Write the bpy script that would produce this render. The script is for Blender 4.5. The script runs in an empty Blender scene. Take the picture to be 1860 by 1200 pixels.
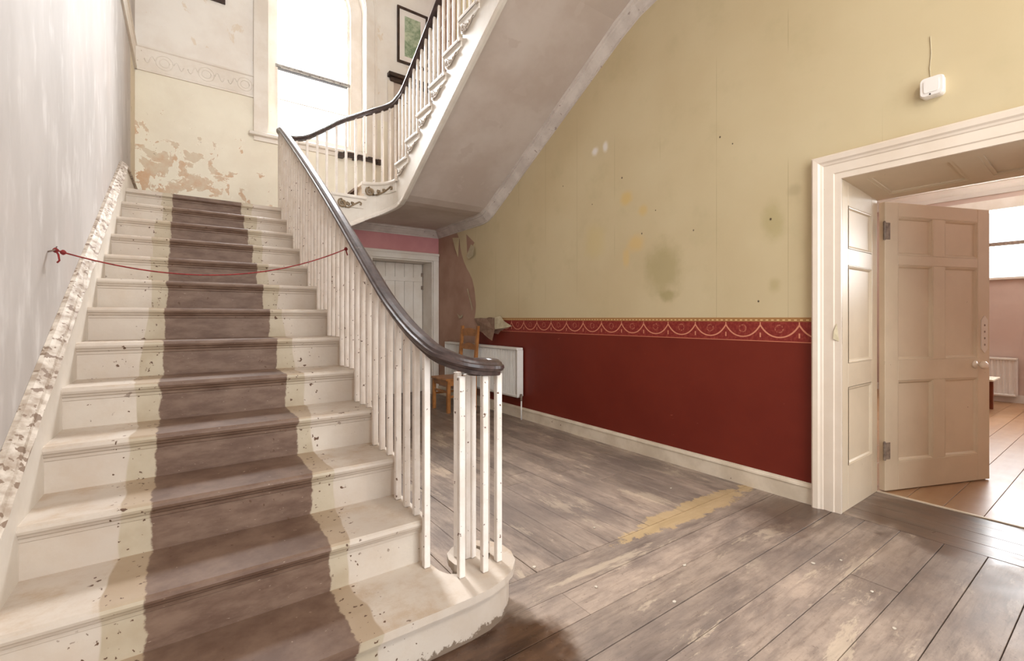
import bpy, bmesh, math, random
from mathutils import Vector, Matrix
from mathutils.geometry import tessellate_polygon
random.seed(7)
scene = bpy.context.scene
COL = scene.collection
PI = math.pi

# ------------------------------------------------------------------ camera
CAMH = 1.25
cam_d = bpy.data.cameras.new('camera'); cam = bpy.data.objects.new('camera', cam_d); COL.objects.link(cam)
cam_d.sensor_width = 36; cam_d.lens = 16.016; cam_d.shift_y = -21.4/1860
cam_d.clip_start = 0.02
cam.location = (0, 0, CAMH); cam.rotation_euler = (PI/2, 0, -0.6196)
scene.camera = cam

# ------------------------------------------------------------------ world and lights
scene.view_settings.view_transform = 'Standard'; scene.view_settings.look = 'None'
scene.view_settings.gamma = 1; scene.view_settings.use_curve_mapping = False
scene.view_settings.exposure = 0.32
world = bpy.data.worlds.new('world'); scene.world = world; world.use_nodes = True
bg = world.node_tree.nodes['Background']; bg.inputs[0].default_value = (0.93, 0.97, 1, 1); bg.inputs[1].default_value = 2.0

def area(name, loc, rot, sx, sy, power, col):
    d = bpy.data.lights.new(name, 'AREA'); d.shape = 'RECTANGLE'; d.size = sx; d.size_y = sy
    d.energy = power; d.color = col
    o = bpy.data.objects.new(name, d); COL.objects.link(o); o.location = loc; o.rotation_euler = rot
    return o
# daylight through the landing window, the front entrance behind the camera, the windows of the next room
area('daylight_landing_window', (1.51, 7.55, 4.85), (math.radians(-84), 0, 0), 1.1, 2.1, 120, (0.93, 0.97, 1))
sk_ = area('bright_sky_outside_landing_window', (1.9, 11.0, 8.8), (0, 0, 0), 5.4, 3.4, 5800, (0.97, 0.98, 1))
sk_.rotation_euler = (Vector((1.2, 2.0, 0.3)) - Vector((1.9, 11.0, 8.8))).to_track_quat('-Z', 'Y').to_euler()
area('daylight_entrance', (1.3, -2.75, 2.0), (PI/2, 0, 0), 2.4, 3.2, 88, (0.90, 0.96, 1))
area('fill_upper_hall', (1.4, -2.5, 5.7), (math.radians(92), 0, 0), 2.2, 1.7, 170, (0.95, 0.98, 1))  # added fill to brighten the back wall and upper stair; no window opening here
area('daylight_next_room', (10.35, 0.1, 2.4), (PI/2, 0, PI/2), 3.4, 1.0, 310, (0.95, 0.98, 1))
lp = bpy.data.lights.new('hall_pendant_lamp', 'POINT'); lp.energy = 47; lp.color = (1, 0.92, 0.80); lp.shadow_soft_size = 0.10
lo_ = bpy.data.objects.new('hall_pendant_lamp', lp); COL.objects.link(lo_); lo_.location = (1.55, -0.65, 3.45)

# ------------------------------------------------------------------ mesh helpers
def new_obj(name, bm, mat, parent=None, smooth=False):
    me = bpy.data.meshes.new(name)
    bmesh.ops.recalc_face_normals(bm, faces=bm.faces[:])
    bm.to_mesh(me); bm.free()
    if smooth:
        for p in me.polygons: p.use_smooth = True
    if mat: me.materials.append(mat)
    o = bpy.data.objects.new(name, me); COL.objects.link(o)
    if parent: o.parent = parent
    return o
def empty(name, loc=(0, 0, 0), rz=0):
    o = bpy.data.objects.new(name, None); COL.objects.link(o); o.location = loc; o.rotation_euler = (0, 0, rz)
    return o
def tag(o, label=None, cat=None, group=None, kind=None):
    if label: o['label'] = label
    if cat: o['category'] = cat
    if group: o['group'] = group
    if kind: o['kind'] = kind
    return o
def B(): return bmesh.new()
def box(bm, x0, x1, y0, y1, z0, z1, bev=0):
    vs = [bm.verts.new((x, y, z)) for z in (z0, z1) for y in (y0, y1) for x in (x0, x1)]
    fs = [(0,1,3,2), (4,6,7,5), (0,4,5,1), (2,3,7,6), (0,2,6,4), (1,5,7,3)]
    fl = [bm.faces.new([vs[i] for i in f]) for f in fs]
    if bev:
        es = list({e for f in fl for e in f.edges})
        bmesh.ops.bevel(bm, geom=es, offset=bev, segments=1, affect='EDGES')
    return bm
def bx(name, mat, parent, *a, bev=0): return new_obj(name, box(B(), *a, bev=bev), mat, parent)
def prism(bm, pts, f0, f1, holes=()):
    """pts 2D outline; f0,f1 map a 2D point to the two end faces"""
    loops = [pts] + list(holes)
    tri = tessellate_polygon([[Vector((p[0], p[1], 0)) for p in L] for L in loops])
    flat = [p for L in loops for p in L]
    a = [bm.verts.new(f0(p)) for p in flat]; b = [bm.verts.new(f1(p)) for p in flat]
    for t in tri:
        try:
            bm.faces.new([a[i] for i in t]); bm.faces.new([b[i] for i in reversed(t)])
        except ValueError: pass
    k = 0
    for L in loops:
        n = len(L)
        for i in range(n):
            j = (i+1) % n
            bm.faces.new((a[k+i], a[k+j], b[k+j], b[k+i]))
        k += n
    return bm
def prism_x(pts, x0, x1, bm=None, holes=()): return prism(bm or B(), pts, lambda p: (x0, p[0], p[1]), lambda p: (x1, p[0], p[1]), holes)
def prism_y(pts, y0, y1, bm=None, holes=()): return prism(bm or B(), pts, lambda p: (p[0], y0, p[1]), lambda p: (p[0], y1, p[1]), holes)
def prism_z(pts, z0, z1, bm=None, holes=()): return prism(bm or B(), pts, lambda p: (p[0], p[1], z0), lambda p: (p[0], p[1], z1), holes)
def sweep(path, prof, bm=None, closed=True, caps=True):
    """prof points (side, up): side is to the right of travel, up is world z"""
    bm = bm or B(); P = [Vector(p) for p in path]; rings = []
    for i, p in enumerate(P):
        d0 = (P[i]-P[i-1]) if i else (P[1]-P[0]); d1 = (P[i+1]-P[i]) if i < len(P)-1 else (P[-1]-P[-2])
        h0 = Vector((d0.x, d0.y)); h1 = Vector((d1.x, d1.y))
        h0 = h0.normalized() if h0.length > 1e-6 else h1.normalized(); h1 = h1.normalized() if h1.length > 1e-6 else h0
        h = (h0+h1).normalized(); c = max(0.35, h.dot(h1))
        s = Vector((h.y, -h.x, 0))/c
        rings.append([bm.verts.new(p + s*a + Vector((0, 0, b))) for a, b in prof])
    n = len(prof)
    for r0, r1 in zip(rings, rings[1:]):
        for i in range(n if closed else n-1):
            j = (i+1) % n; bm.faces.new((r0[i], r0[j], r1[j], r1[i]))
    if caps and closed:
        bm.faces.new(rings[0]); bm.faces.new(rings[-1][::-1])
    return bm
def tube(path, r, seg=6, bm=None, up=Vector((0.3, 0.2, 1))):
    bm = bm or B(); P = [Vector(p) for p in path]; rings = []
    for i, p in enumerate(P):
        d = (P[min(i+1, len(P)-1)] - P[max(i-1, 0)]).normalized()
        u = d.cross(up).normalized(); v = d.cross(u)
        rr = r[i] if isinstance(r, (list, tuple)) else r
        rings.append([bm.verts.new(p + (u*math.cos(2*PI*k/seg) + v*math.sin(2*PI*k/seg))*rr) for k in range(seg)])
    for a, b in zip(rings, rings[1:]):
        for k in range(seg): bm.faces.new((a[k], a[(k+1) % seg], b[(k+1) % seg], b[k]))
    bm.faces.new(rings[0]); bm.faces.new(rings[-1][::-1])
    return bm
def lathe(prof, seg=20, bm=None, M=None):
    bm = bm or B(); rings = []
    for r, z in prof:
        rings.append([bm.verts.new((r*math.cos(2*PI*k/seg), r*math.sin(2*PI*k/seg), z)) for k in range(seg)])
    for a, b in zip(rings, rings[1:]):
        for k in range(seg): bm.faces.new((a[k], a[(k+1) % seg], b[(k+1) % seg], b[k]))
    bm.faces.new(rings[0][::-1]); bm.faces.new(rings[-1])
    if M: bmesh.ops.transform(bm, matrix=M, verts=bm.verts[:])
    return bm
def arc(cx, cy, r, a0, a1, n): return [(cx + r*math.cos(a0+(a1-a0)*i/n), cy + r*math.sin(a0+(a1-a0)*i/n)) for i in range(n+1)]

# ------------------------------------------------------------------ material helpers
def srgb(r, g, b):
    f = lambda c: (c/255/12.92) if c/255 <= 0.04045 else ((c/255+0.055)/1.055)**2.4
    return (f(r), f(g), f(b), 1)
class MT:
    def __init__(s, name, rough=0.6, spec=0.4):
        s.m = bpy.data.materials.new(name); s.m.use_nodes = True; s.t = s.m.node_tree
        s.b = s.t.nodes['Principled BSDF']; s.b.inputs['Roughness'].default_value = rough
        s.b.inputs['Specular IOR Level'].default_value = spec
        s.pos = s.N('ShaderNodeNewGeometry').outputs['Position']
        sp = s.N('ShaderNodeSeparateXYZ'); s.L(s.pos, sp.inputs[0]); s.x, s.y, s.z = sp.outputs
    def N(s, t, **kw):
        n = s.t.nodes.new(t)
        for k, v in kw.items(): setattr(n, k, v)
        return n
    def L(s, a, b): s.t.links.new(a, b)
    def put(s, v, sock):
        if hasattr(v, 'is_linked'): s.L(v, sock)
        else: sock.default_value = v
    def ma(s, op, a, b=0.0, c=None, clamp=False):
        n = s.N('ShaderNodeMath', operation=op, use_clamp=clamp); s.put(a, n.inputs[0]); s.put(b, n.inputs[1])
        if c is not None: s.put(c, n.inputs[2])
        return n.outputs[0]
    def step(s, v, lo, hi):   # smooth 0..1 between lo and hi
        n = s.N('ShaderNodeMapRange', interpolation_type='SMOOTHSTEP'); s.put(v, n.inputs[0])
        n.inputs[1].default_value = lo; n.inputs[2].default_value = hi
        return n.outputs[0]
    def noise(s, scale, detail=4, rough=0.55, dist=0.0, sc=(1, 1, 1), off=(0, 0, 0), col=False):
        mp = s.N('ShaderNodeMapping'); s.L(s.pos, mp.inputs[0]); mp.inputs['Scale'].default_value = sc; mp.inputs['Location'].default_value = off
        n = s.N('ShaderNodeTexNoise'); s.L(mp.outputs[0], n.inputs['Vector'])
        n.inputs['Scale'].default_value = scale; n.inputs['Detail'].default_value = detail; n.inputs['Roughness'].default_value = rough; n.inputs['Distortion'].default_value = dist
        return n.outputs['Color' if col else 0]
    def mix(s, f, a, b, mode='MIX'):
        n = s.N('ShaderNodeMix', data_type='RGBA', blend_type=mode); s.put(f, n.inputs[0]); s.put(a, n.inputs[6]); s.put(b, n.inputs[7])
        return n.outputs[2]
    def band(s, v, lo, hi, w): return s.ma('MULTIPLY', s.step(v, lo-w, lo+w), s.ma('SUBTRACT', 1.0, s.step(v, hi-w, hi+w)))
    def disc(s, a, b, ca, cb, ra, rb, jit=None, amp=0.6, lo=0.35, hi=1.25):
        da = s.ma('DIVIDE', s.ma('SUBTRACT', a, ca), ra); db = s.ma('DIVIDE', s.ma('SUBTRACT', b, cb), rb)
        d = s.ma('SQRT', s.ma('ADD', s.ma('MULTIPLY', da, da), s.ma('MULTIPLY', db, db)))
        if jit is not None: d = s.ma('ADD', d, s.ma('MULTIPLY', s.ma('SUBTRACT', jit, 0.5), amp*2))
        return s.ma('SUBTRACT', 1.0, s.step(d, lo, hi))
    def done(s, col, rough=None, bump=None, dist=0.002, strength=0.5):
        s.put(col, s.b.inputs['Base Color'])
        if rough is not None: s.put(rough, s.b.inputs['Roughness'])
        if bump is not None:
            n = s.N('ShaderNodeBump'); n.inputs['Strength'].default_value = strength; n.inputs['Distance'].default_value = dist
            s.L(bump, n.inputs['Height']); s.L(n.outputs[0], s.b.inputs['Normal'])
        return s.m

def paint(name, c, c2, chip=None, chip_t=0.7, rough=0.5, scale=3.0, chip_scale=30, spec=0.4):
    t = MT(name, rough, spec)
    col = t.mix(t.step(t.noise(scale, 5, 0.6), 0.35, 0.65), c, c2)
    f = None
    if chip:
        f = t.step(t.noise(chip_scale, 3, 0.5), chip_t, chip_t+0.03)
        col = t.mix(f, col, chip)
    return t.done(col, bump=t.noise(60, 3), dist=0.0008, strength=0.3)

def stair_mat(name, axis, r0, r1, edge=0.09):
    t = MT(name, 0.55, 0.35)
    a = {'x': t.x, 'y': t.y}[axis]
    j = t.ma('MULTIPLY', t.ma('SUBTRACT', t.noise(9, 5, 0.7), 0.5), 0.05)
    j2 = t.ma('MULTIPLY', t.ma('SUBTRACT', t.noise(2.2, 2, 0.5, off=(3, 1, 2)), 0.5), 0.14)
    av = t.ma('ADD', a, j); aw = t.ma('ADD', a, j2)
    cream = t.mix(t.step(t.noise(2.5, 5, 0.6), 0.3, 0.7), srgb(190, 176, 162), srgb(202, 190, 176))
    ns = t.N('ShaderNodeSeparateXYZ'); t.L(t.N('ShaderNodeNewGeometry').outputs['Normal'], ns.inputs[0])
    flat = t.step(ns.outputs[2], 0.6, 0.9)          # trodden surfaces are scuffed and dirty
    dirt = t.step(t.noise(7, 7, 0.72, off=(7, 2, 1)), 0.42, 0.72)
    cream = t.mix(t.ma('MULTIPLY', dirt, t.ma('ADD', 0.22, t.ma('MULTIPLY', flat, 0.5))), cream, srgb(176, 150, 122))
    olive = t.mix(t.step(t.noise(6, 4), 0.35, 0.7), srgb(184, 170, 148), srgb(172, 156, 132))
    olive = t.mix(t.ma('MULTIPLY', flat, 0.6), olive, srgb(158, 132, 106))
    gr = t.noise(7, 5, 0.65, sc=(1, 1, 3))
    brown = t.mix(t.step(gr, 0.3, 0.72), srgb(98, 74, 60), srgb(124, 100, 84))
    brown = t.mix(t.step(t.noise(40, 3, 0.6, sc=(1, 1, 4)), 0.7, 0.76), brown, srgb(178, 158, 140))
    col = t.mix(t.band(aw, r0-edge, r1+edge, 0.004), cream, olive)
    col = t.mix(t.band(av, r0, r1, 0.004), col, brown)
    ch = t.ma('MULTIPLY', t.step(t.noise(38, 3, 0.5), 0.675, 0.70), t.step(t.noise(3.0, 2, 0.5, off=(5, 5, 5)), 0.5, 0.58))
    edgeband = t.ma('SUBTRACT', t.band(aw, r0-edge-0.05, r1+edge+0.05, 0.01), t.band(av, r0-0.005, r1+0.005, 0.01), clamp=True)
    ch2 = t.ma('MULTIPLY', t.step(t.noise(42, 3, 0.5, off=(1, 4, 2)), 0.655, 0.68), edgeband)
    col = t.mix(t.ma('MAXIMUM', ch, ch2), col, srgb(92, 66, 48))
    foot = t.step(t.ma('ADD', t.noise(16, 6, 0.7, off=(3, 3, 3)), t.ma('MULTIPLY', t.ma('SUBTRACT', 0.03, t.z), 7.0)), 0.50, 0.56)    # kicked, flaking foot of the bottom step
    col = t.mix(t.ma('MULTIPLY', foot, 0.85), col, srgb(104, 84, 66))
    return t.done(col, bump=t.noise(45, 4), dist=0.0012, strength=0.35)

M_STAIR = stair_mat('stair_paint', 'x', -0.11, 0.455)
M_STAIR_TURN = stair_mat('stair_paint_turn', 'y', 6.15, 6.65)
M_STAIR_UP = stair_mat('stair_paint_upper', 'x', 2.50, 3.06)
M_WHITE = paint('white_woodwork', srgb(232, 224, 214), srgb(222, 211, 198), srgb(150, 120, 96), 0.74, 0.5, 3, 28)
M_BALU = paint('baluster_paint', srgb(234, 226, 218), srgb(222, 211, 200), srgb(110, 84, 68), 0.68, 0.5, 8, 48)
M_STRING = paint('string_paint', srgb(224, 216, 205), srgb(212, 202, 189), srgb(160, 135, 112), 0.78, 0.5, 3, 24)
M_GREYPLASTER = paint('soffit_plaster', srgb(205, 192, 182), srgb(190, 174, 162), srgb(196, 181, 170), 0.62, 0.85, 1.3, 4)
M_CORNICE = paint('cornice_plaster', srgb(214, 203, 194), srgb(196, 184, 175), srgb(165, 150, 141), 0.68, 0.8, 5, 18)
M_SCROLL = paint('scroll_gilding', srgb(122, 102, 76), srgb(150, 130, 104), None, 0.7, 0.55, 20)
M_SCROLLW = paint('scroll_white', srgb(206, 194, 180), srgb(170, 154, 138), None, 0.7, 0.6, 40)
M_DOORPAINT = paint('door_gloss', srgb(216, 198, 172), srgb(208, 190, 164), srgb(140, 108, 80), 0.76, 0.38, 2.2, 30, 0.5)
M_ARCH = paint('architrave_gloss', srgb(236, 222, 206), srgb(228, 212, 194), srgb(150, 120, 96), 0.76, 0.3, 2, 28, 0.5)
M_BASE = paint('baseboard_paint', srgb(226, 212, 192), srgb(206, 190, 168), srgb(112, 84, 62), 0.71, 0.45, 4, 22)
M_PINK = paint('pink_paint', srgb(208, 146, 146), srgb(198, 134, 136), None, 0.7, 0.7, 2)
M_DARKWOOD = paint('dark_wood', srgb(72, 52, 42), srgb(52, 38, 32), None, 0.7, 0.4, 8)
M_METAL = paint('dull_metal', srgb(150, 132, 116), srgb(112, 94, 82), None, 0.7, 0.45, 25)
M_RAD = paint('radiator_enamel', srgb(232, 228, 222), srgb(224, 218, 210), None, 0.7, 0.35, 3)
M_RED_ROPE = paint('red_rope', srgb(142, 44, 40), srgb(108, 30, 30), None, 0.7, 0.8, 60)
M_PAPERFLAP = paint('torn_paper_back', srgb(208, 196, 166), srgb(188, 172, 142), None, 0.7, 0.85, 10)
M_FLAPBROWN = paint('torn_paper_brown', srgb(160, 132, 112), srgb(142, 112, 94), None, 0.7, 0.85, 12)
M_PINE = paint('varnished_pine', srgb(176, 118, 66), srgb(150, 96, 50), None, 0.7, 0.35, 9)
M_ROOMWALL = paint('dusty_pink_wall', srgb(206, 184, 172), srgb(196, 172, 160), None, 0.7, 0.6, 1.2)
M_ROOMCEIL = paint('room_ceiling', srgb(236, 234, 228), srgb(228, 226, 220), None, 0.7, 0.8, 1.2)
M_CREAMCLOTH = paint('cream_cloth', srgb(226, 218, 200), srgb(206, 198, 178), None, 0.7, 0.9, 14)
M_REDWOOD = paint('red_brown_wood', srgb(128, 66, 40), srgb(104, 50, 32), None, 0.7, 0.35, 9)
M_SLAB = paint('under_floor', srgb(46, 38, 34), srgb(38, 30, 28), None, 0.7, 0.9, 4)
M_CHIP = paint('paint_flake', srgb(208, 198, 184), srgb(184, 172, 154), None, 0.7, 0.8, 20)
M_PLASTIC = paint('white_plastic', srgb(240, 234, 228), srgb(236, 228, 222), None, 0.7, 0.35, 3)
M_BLACK = paint('black_paint', srgb(40, 34, 32), srgb(52, 44, 40), None, 0.7, 0.4, 10)

M_GREYRAIL = paint('weathered_sash', srgb(176, 170, 164), srgb(140, 134, 128), srgb(96, 88, 82), 0.6, 0.7, 20, 30)
def handrail_mat():
    t = MT('handrail_wood', 0.3, 0.5)
    col = t.mix(t.step(t.noise(10, 5, 0.6, sc=(3, 0.6, 3)), 0.3, 0.75), srgb(50, 38, 36), srgb(84, 68, 64))
    col = t.mix(t.step(t.noise(22, 5, 0.7), 0.66, 0.74), col, srgb(158, 142, 132))
    return t.done(col, rough=t.ma('ADD', 0.22, t.ma('MULTIPLY', t.noise(9, 4), 0.25)), bump=t.noise(40, 4), dist=0.001)
M_RAIL = handrail_mat()

def left_wall_mat():
    t = MT('left_plaster', 0.75, 0.25)
    n = t.noise(2.2, 5, 0.6, sc=(1, 1.0, 0.5)); n2 = t.noise(6, 5, 0.6, sc=(1, 1.3, 0.45), off=(4, 1, 0))
    col = t.mix(t.step(n, 0.3, 0.7), srgb(182, 174, 168), srgb(198, 191, 186))
    col = t.mix(t.ma('MULTIPLY', t.step(n2, 0.5, 0.75), 0.7), col, srgb(220, 215, 211))
    col = t.mix(t.ma('MULTIPLY', t.step(t.noise(1.1, 3, 0.5, off=(9, 0, 0)), 0.5, 0.75), 0.5), col, srgb(200, 184, 175))
    edge = t.ma('MULTIPLY', t.step(t.y, 6.3, 6.5), t.ma('SUBTRACT', 1.0, t.step(t.z, 4.1, 4.2)))
    col = t.mix(t.ma('MULTIPLY', edge, 0.7), col, srgb(228, 214, 184))
    hole = t.ma('MULTIPLY', t.step(t.noise(9, 4, 0.6, sc=(1, 2, 0.6), off=(0, 3, 1)), 0.66, 0.69), t.step(t.y, 5.3, 5.9))
    col = t.mix(hole, col, srgb(140, 118, 100))
    return t.done(col, bump=t.noise(14, 5), dist=0.003, strength=0.3)
M_LEFT = left_wall_mat()

def back_wall_mat():
    t = MT('back_plaster', 0.75, 0.25)
    up = t.step(t.z, 4.3, 4.34)
    cream = t.mix(t.step(t.noise(1.6, 5, 0.6), 0.3, 0.7), srgb(238, 231, 214), srgb(230, 221, 203))
    white = t.mix(t.step(t.noise(1.8, 5, 0.6), 0.35, 0.7), srgb(240, 234, 226), srgb(230, 221, 211))
    pn = t.noise(5.2, 7, 0.66, 0.5, off=(2, 0, 1))
    low = t.ma('SUBTRACT', 1.0, t.step(t.z, 2.9, 4.0)); lef = t.ma('SUBTRACT', 1.0, t.step(t.x, -0.2, 1.1))
    w = t.ma('MULTIPLY', low, t.ma('ADD', 0.35, t.ma('MULTIPLY', lef, 0.75)))
    thr = t.ma('ADD', pn, t.ma('MULTIPLY', w, 0.2))
    bare = t.step(thr, 0.675, 0.70)
    edge = t.ma('SUBTRACT', t.step(thr, 0.660, 0.675), bare, clamp=True)
    stain = t.mix(t.step(t.noise(5, 5, 0.65, off=(1, 0, 8)), 0.35, 0.68), srgb(216, 202, 180), srgb(208, 172, 140))
    cream = t.mix(bare, cream, stain); cream = t.mix(t.ma('MULTIPLY', edge, 0.6), cream, srgb(246, 240, 226))
    dark = t.ma('MULTIPLY', t.step(t.noise(12, 5, 0.7, off=(0, 0, 4)), 0.65, 0.69), w)
    cream = t.mix(dark, cream, srgb(160, 138, 118))
    hi = t.ma('MULTIPLY', t.step(t.noise(3.2, 6, 0.65, 0.5, off=(6, 0, 2)), 0.6, 0.63), 0.6)
    white = t.mix(hi, white, srgb(222, 204, 180))
    col = t.mix(up, cream, white)
    return t.done(col, bump=t.ma('SUBTRACT', t.noise(16, 5), t.ma('MULTIPLY', bare, 1.0)), dist=0.004, strength=0.4)
M_BACK = back_wall_mat()

def yellow_mat():
    t = MT('yellow_wallpaper', 0.6, 0.3)
    n = t.noise(0.9, 4, 0.55); n2 = t.noise(2.6, 5, 0.6, off=(0, 5, 3))
    col = t.mix(t.step(n, 0.3, 0.7), srgb(202, 184, 147), srgb(210, 194, 158))
    col = t.mix(t.ma('MULTIPLY', t.step(n2, 0.52, 0.75), 0.45), col, srgb(190, 176, 138))
    # paper drops: faint vertical seams
    u = t.ma('FRACT', t.ma('DIVIDE', t.ma('ADD', t.y, 0.12), 0.53))
    seam = t.ma('MULTIPLY', t.band(u, 0.0, 0.008, 0.003), t.step(t.noise(0.8, 2, 0.5, off=(0, 7, 0)), 0.5, 0.56))
    col = t.mix(t.ma('MULTIPLY', seam, 0.45), col, srgb(150, 130, 92))
    j = t.noise(7, 4, 0.6, off=(2, 2, 2))
    for cy, cz, ry, rz, c, a in [(2.50, 1.69, .21, .27, srgb(166, 152, 108), .6), (2.45, 1.455, .10, .06, srgb(160, 146, 100), .6), (1.571, 1.94, .09, .16, srgb(174, 160, 112), .55),
                             (1.564, 1.49, .05, .06, srgb(172, 156, 110), .5), (2.914, 2.40, .08, .08, srgb(216, 182, 108), .6), (2.72, 2.25, .06, .06, srgb(214, 180, 106), .5),
                             (2.80, 1.95, .12, .09, srgb(222, 186, 116), .5), (2.92, 1.83, .05, .10, srgb(222, 186, 116), .45), (3.326, 2.973, .05, .055, srgb(236, 230, 226), .9), (3.182, 2.974, .04, .06, srgb(236, 230, 226), .8),
                             (1.433, 2.137, .05, .05, srgb(170, 154, 120), .5), (3.33, 2.05, .16, .2, srgb(206, 186, 128), .4)]:
        col = t.mix(t.ma('MULTIPLY', t.disc(t.y, t.z, cy, cz, ry, rz, j, 0.5), a), col, c)
    for cy, cz, r in [(2.968, 2.611, .009), (2.732, 2.037, .008), (2.204, 1.984, .007), (1.59, 1.967, .009), (1.973, 2.682, .008), (1.871, 2.598, .006), (2.58, 2.222, .006), (1.676, 1.378, .008), (3.816, 2.731, .007), (3.365, 2.436, .006)]:
        col = t.mix(t.disc(t.y, t.z, cy, cz, r, r*1.2), col, srgb(70, 52, 36))      # nail holes
    return t.done(col, bump=t.noise(30, 4), dist=0.0008, strength=0.3)
M_YELLOW = yellow_mat()
def red_mat():
    t = MT('red_dado_paper', 0.5, 0.3)
    col = t.mix(t.step(t.noise(1.4, 5, 0.6), 0.3, 0.7), srgb(110, 36, 24), srgb(118, 42, 28))
    col = t.mix(t.ma('MULTIPLY', t.step(t.noise(11, 4, 0.6, sc=(1, 1, 2)), 0.72, 0.75), 0.6), col, srgb(168, 96, 80))
    return t.done(col, bump=t.noise(50, 3), dist=0.0006, strength=0.25)
M_RED = red_mat()
def brown_wall_mat():
    t = MT('bare_brown_plaster', 0.8, 0.2)
    col = t.mix(t.step(t.noise(2.5, 5, 0.6), 0.3, 0.7), srgb(168, 132, 114), srgb(184, 150, 131))
    return t.done(col, bump=t.noise(20, 4), dist=0.002)
M_BROWNWALL = brown_wall_mat()

Z_B0, Z_B1 = 1.085, 1.258
def border_mat():
    t = MT('wallpaper_border', 0.55, 0.3)
    red = t.mix(t.step(t.noise(38, 4, 0.7), 0.4, 0.66), srgb(128, 40, 36), srgb(150, 62, 52))
    pal = t.mix(t.noise(60, 3), srgb(206, 132, 104), srgb(222, 156, 124))
    p = 0.262
    u = t.ma('FRACT', t.ma('DIVIDE', t.ma('SUBTRACT', t.y, 1.40), p))           # 0..1 across one swag
    c = t.ma('MULTIPLY', t.ma('SUBTRACT', u, 0.5), 2.0); c2 = t.ma('MULTIPLY', c, c)
    zt, dp = 1.205, 0.088
    curve = t.ma('ADD', zt-dp, t.ma('MULTIPLY', t.ma('ADD', t.ma('MULTIPLY', c2, 0.72), t.ma('MULTIPLY', t.ma('MULTIPLY', c2, c2), 0.28)), dp))
    d = t.ma('ABSOLUTE', t.ma('SUBTRACT', t.z, curve))
    wd = t.ma('ADD', 0.0042, t.ma('MULTIPLY', c2, 0.006))
    m1 = t.ma('LESS_THAN', d, wd)
    e = t.ma('MULTIPLY', t.ma('SUBTRACT', 1.0, t.ma('ABSOLUTE', c)), p/2)       # metres from the swag joint
    m2 = t.ma('MULTIPLY', t.ma('LESS_THAN', e, 0.005), t.band(t.z, 1.115, 1.148, 0.003))
    m2b = t.ma('MULTIPLY', t.ma('LESS_THAN', e, 0.004), t.band(t.z, 1.195, 1.225, 0.003))
    rr = t.ma('SQRT', t.ma('ADD', t.ma('MULTIPLY', t.ma('MULTIPLY', c, p/2), t.ma('MULTIPLY', c, p/2)), t.ma('POWER', t.ma('SUBTRACT', t.z, 1.178), 2.0)))
    m3 = t.ma('MULTIPLY', t.band(rr, 0.022, 0.030, 0.002), t.step(t.noise(90, 2), 0.42, 0.55))
    col = t.mix(t.ma('MULTIPLY', m3, 0.55), red, pal)
    col = t.mix(t.ma('MAXIMUM', t.ma('MAXIMUM', m1, m2), m2b), col, pal)
    # gold bead band on top, pale line at the foot
    gold = t.mix(t.noise(20, 3), srgb(158, 112, 66), srgb(176, 132, 82))
    ub = t.ma('ABSOLUTE', t.ma('SUBTRACT', t.ma('FRACT', t.ma('DIVIDE', t.y, 0.038)), 0.5))
    bead = t.ma('MULTIPLY', t.ma('LESS_THAN', ub, 0.24), t.band(t.z, 1.236, 1.245, 0.001))
    gold = t.mix(bead, gold, srgb(222, 190, 136))
    col = t.mix(t.step(t.z, 1.2285, 1.2295), col, gold)
    col = t.mix(t.ma('SUBTRACT', 1.0, t.step(t.z, Z_B0+0.005, Z_B0+0.006)), col, srgb(206, 128, 100))
    return t.done(col)
M_BORDER = border_mat()

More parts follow.
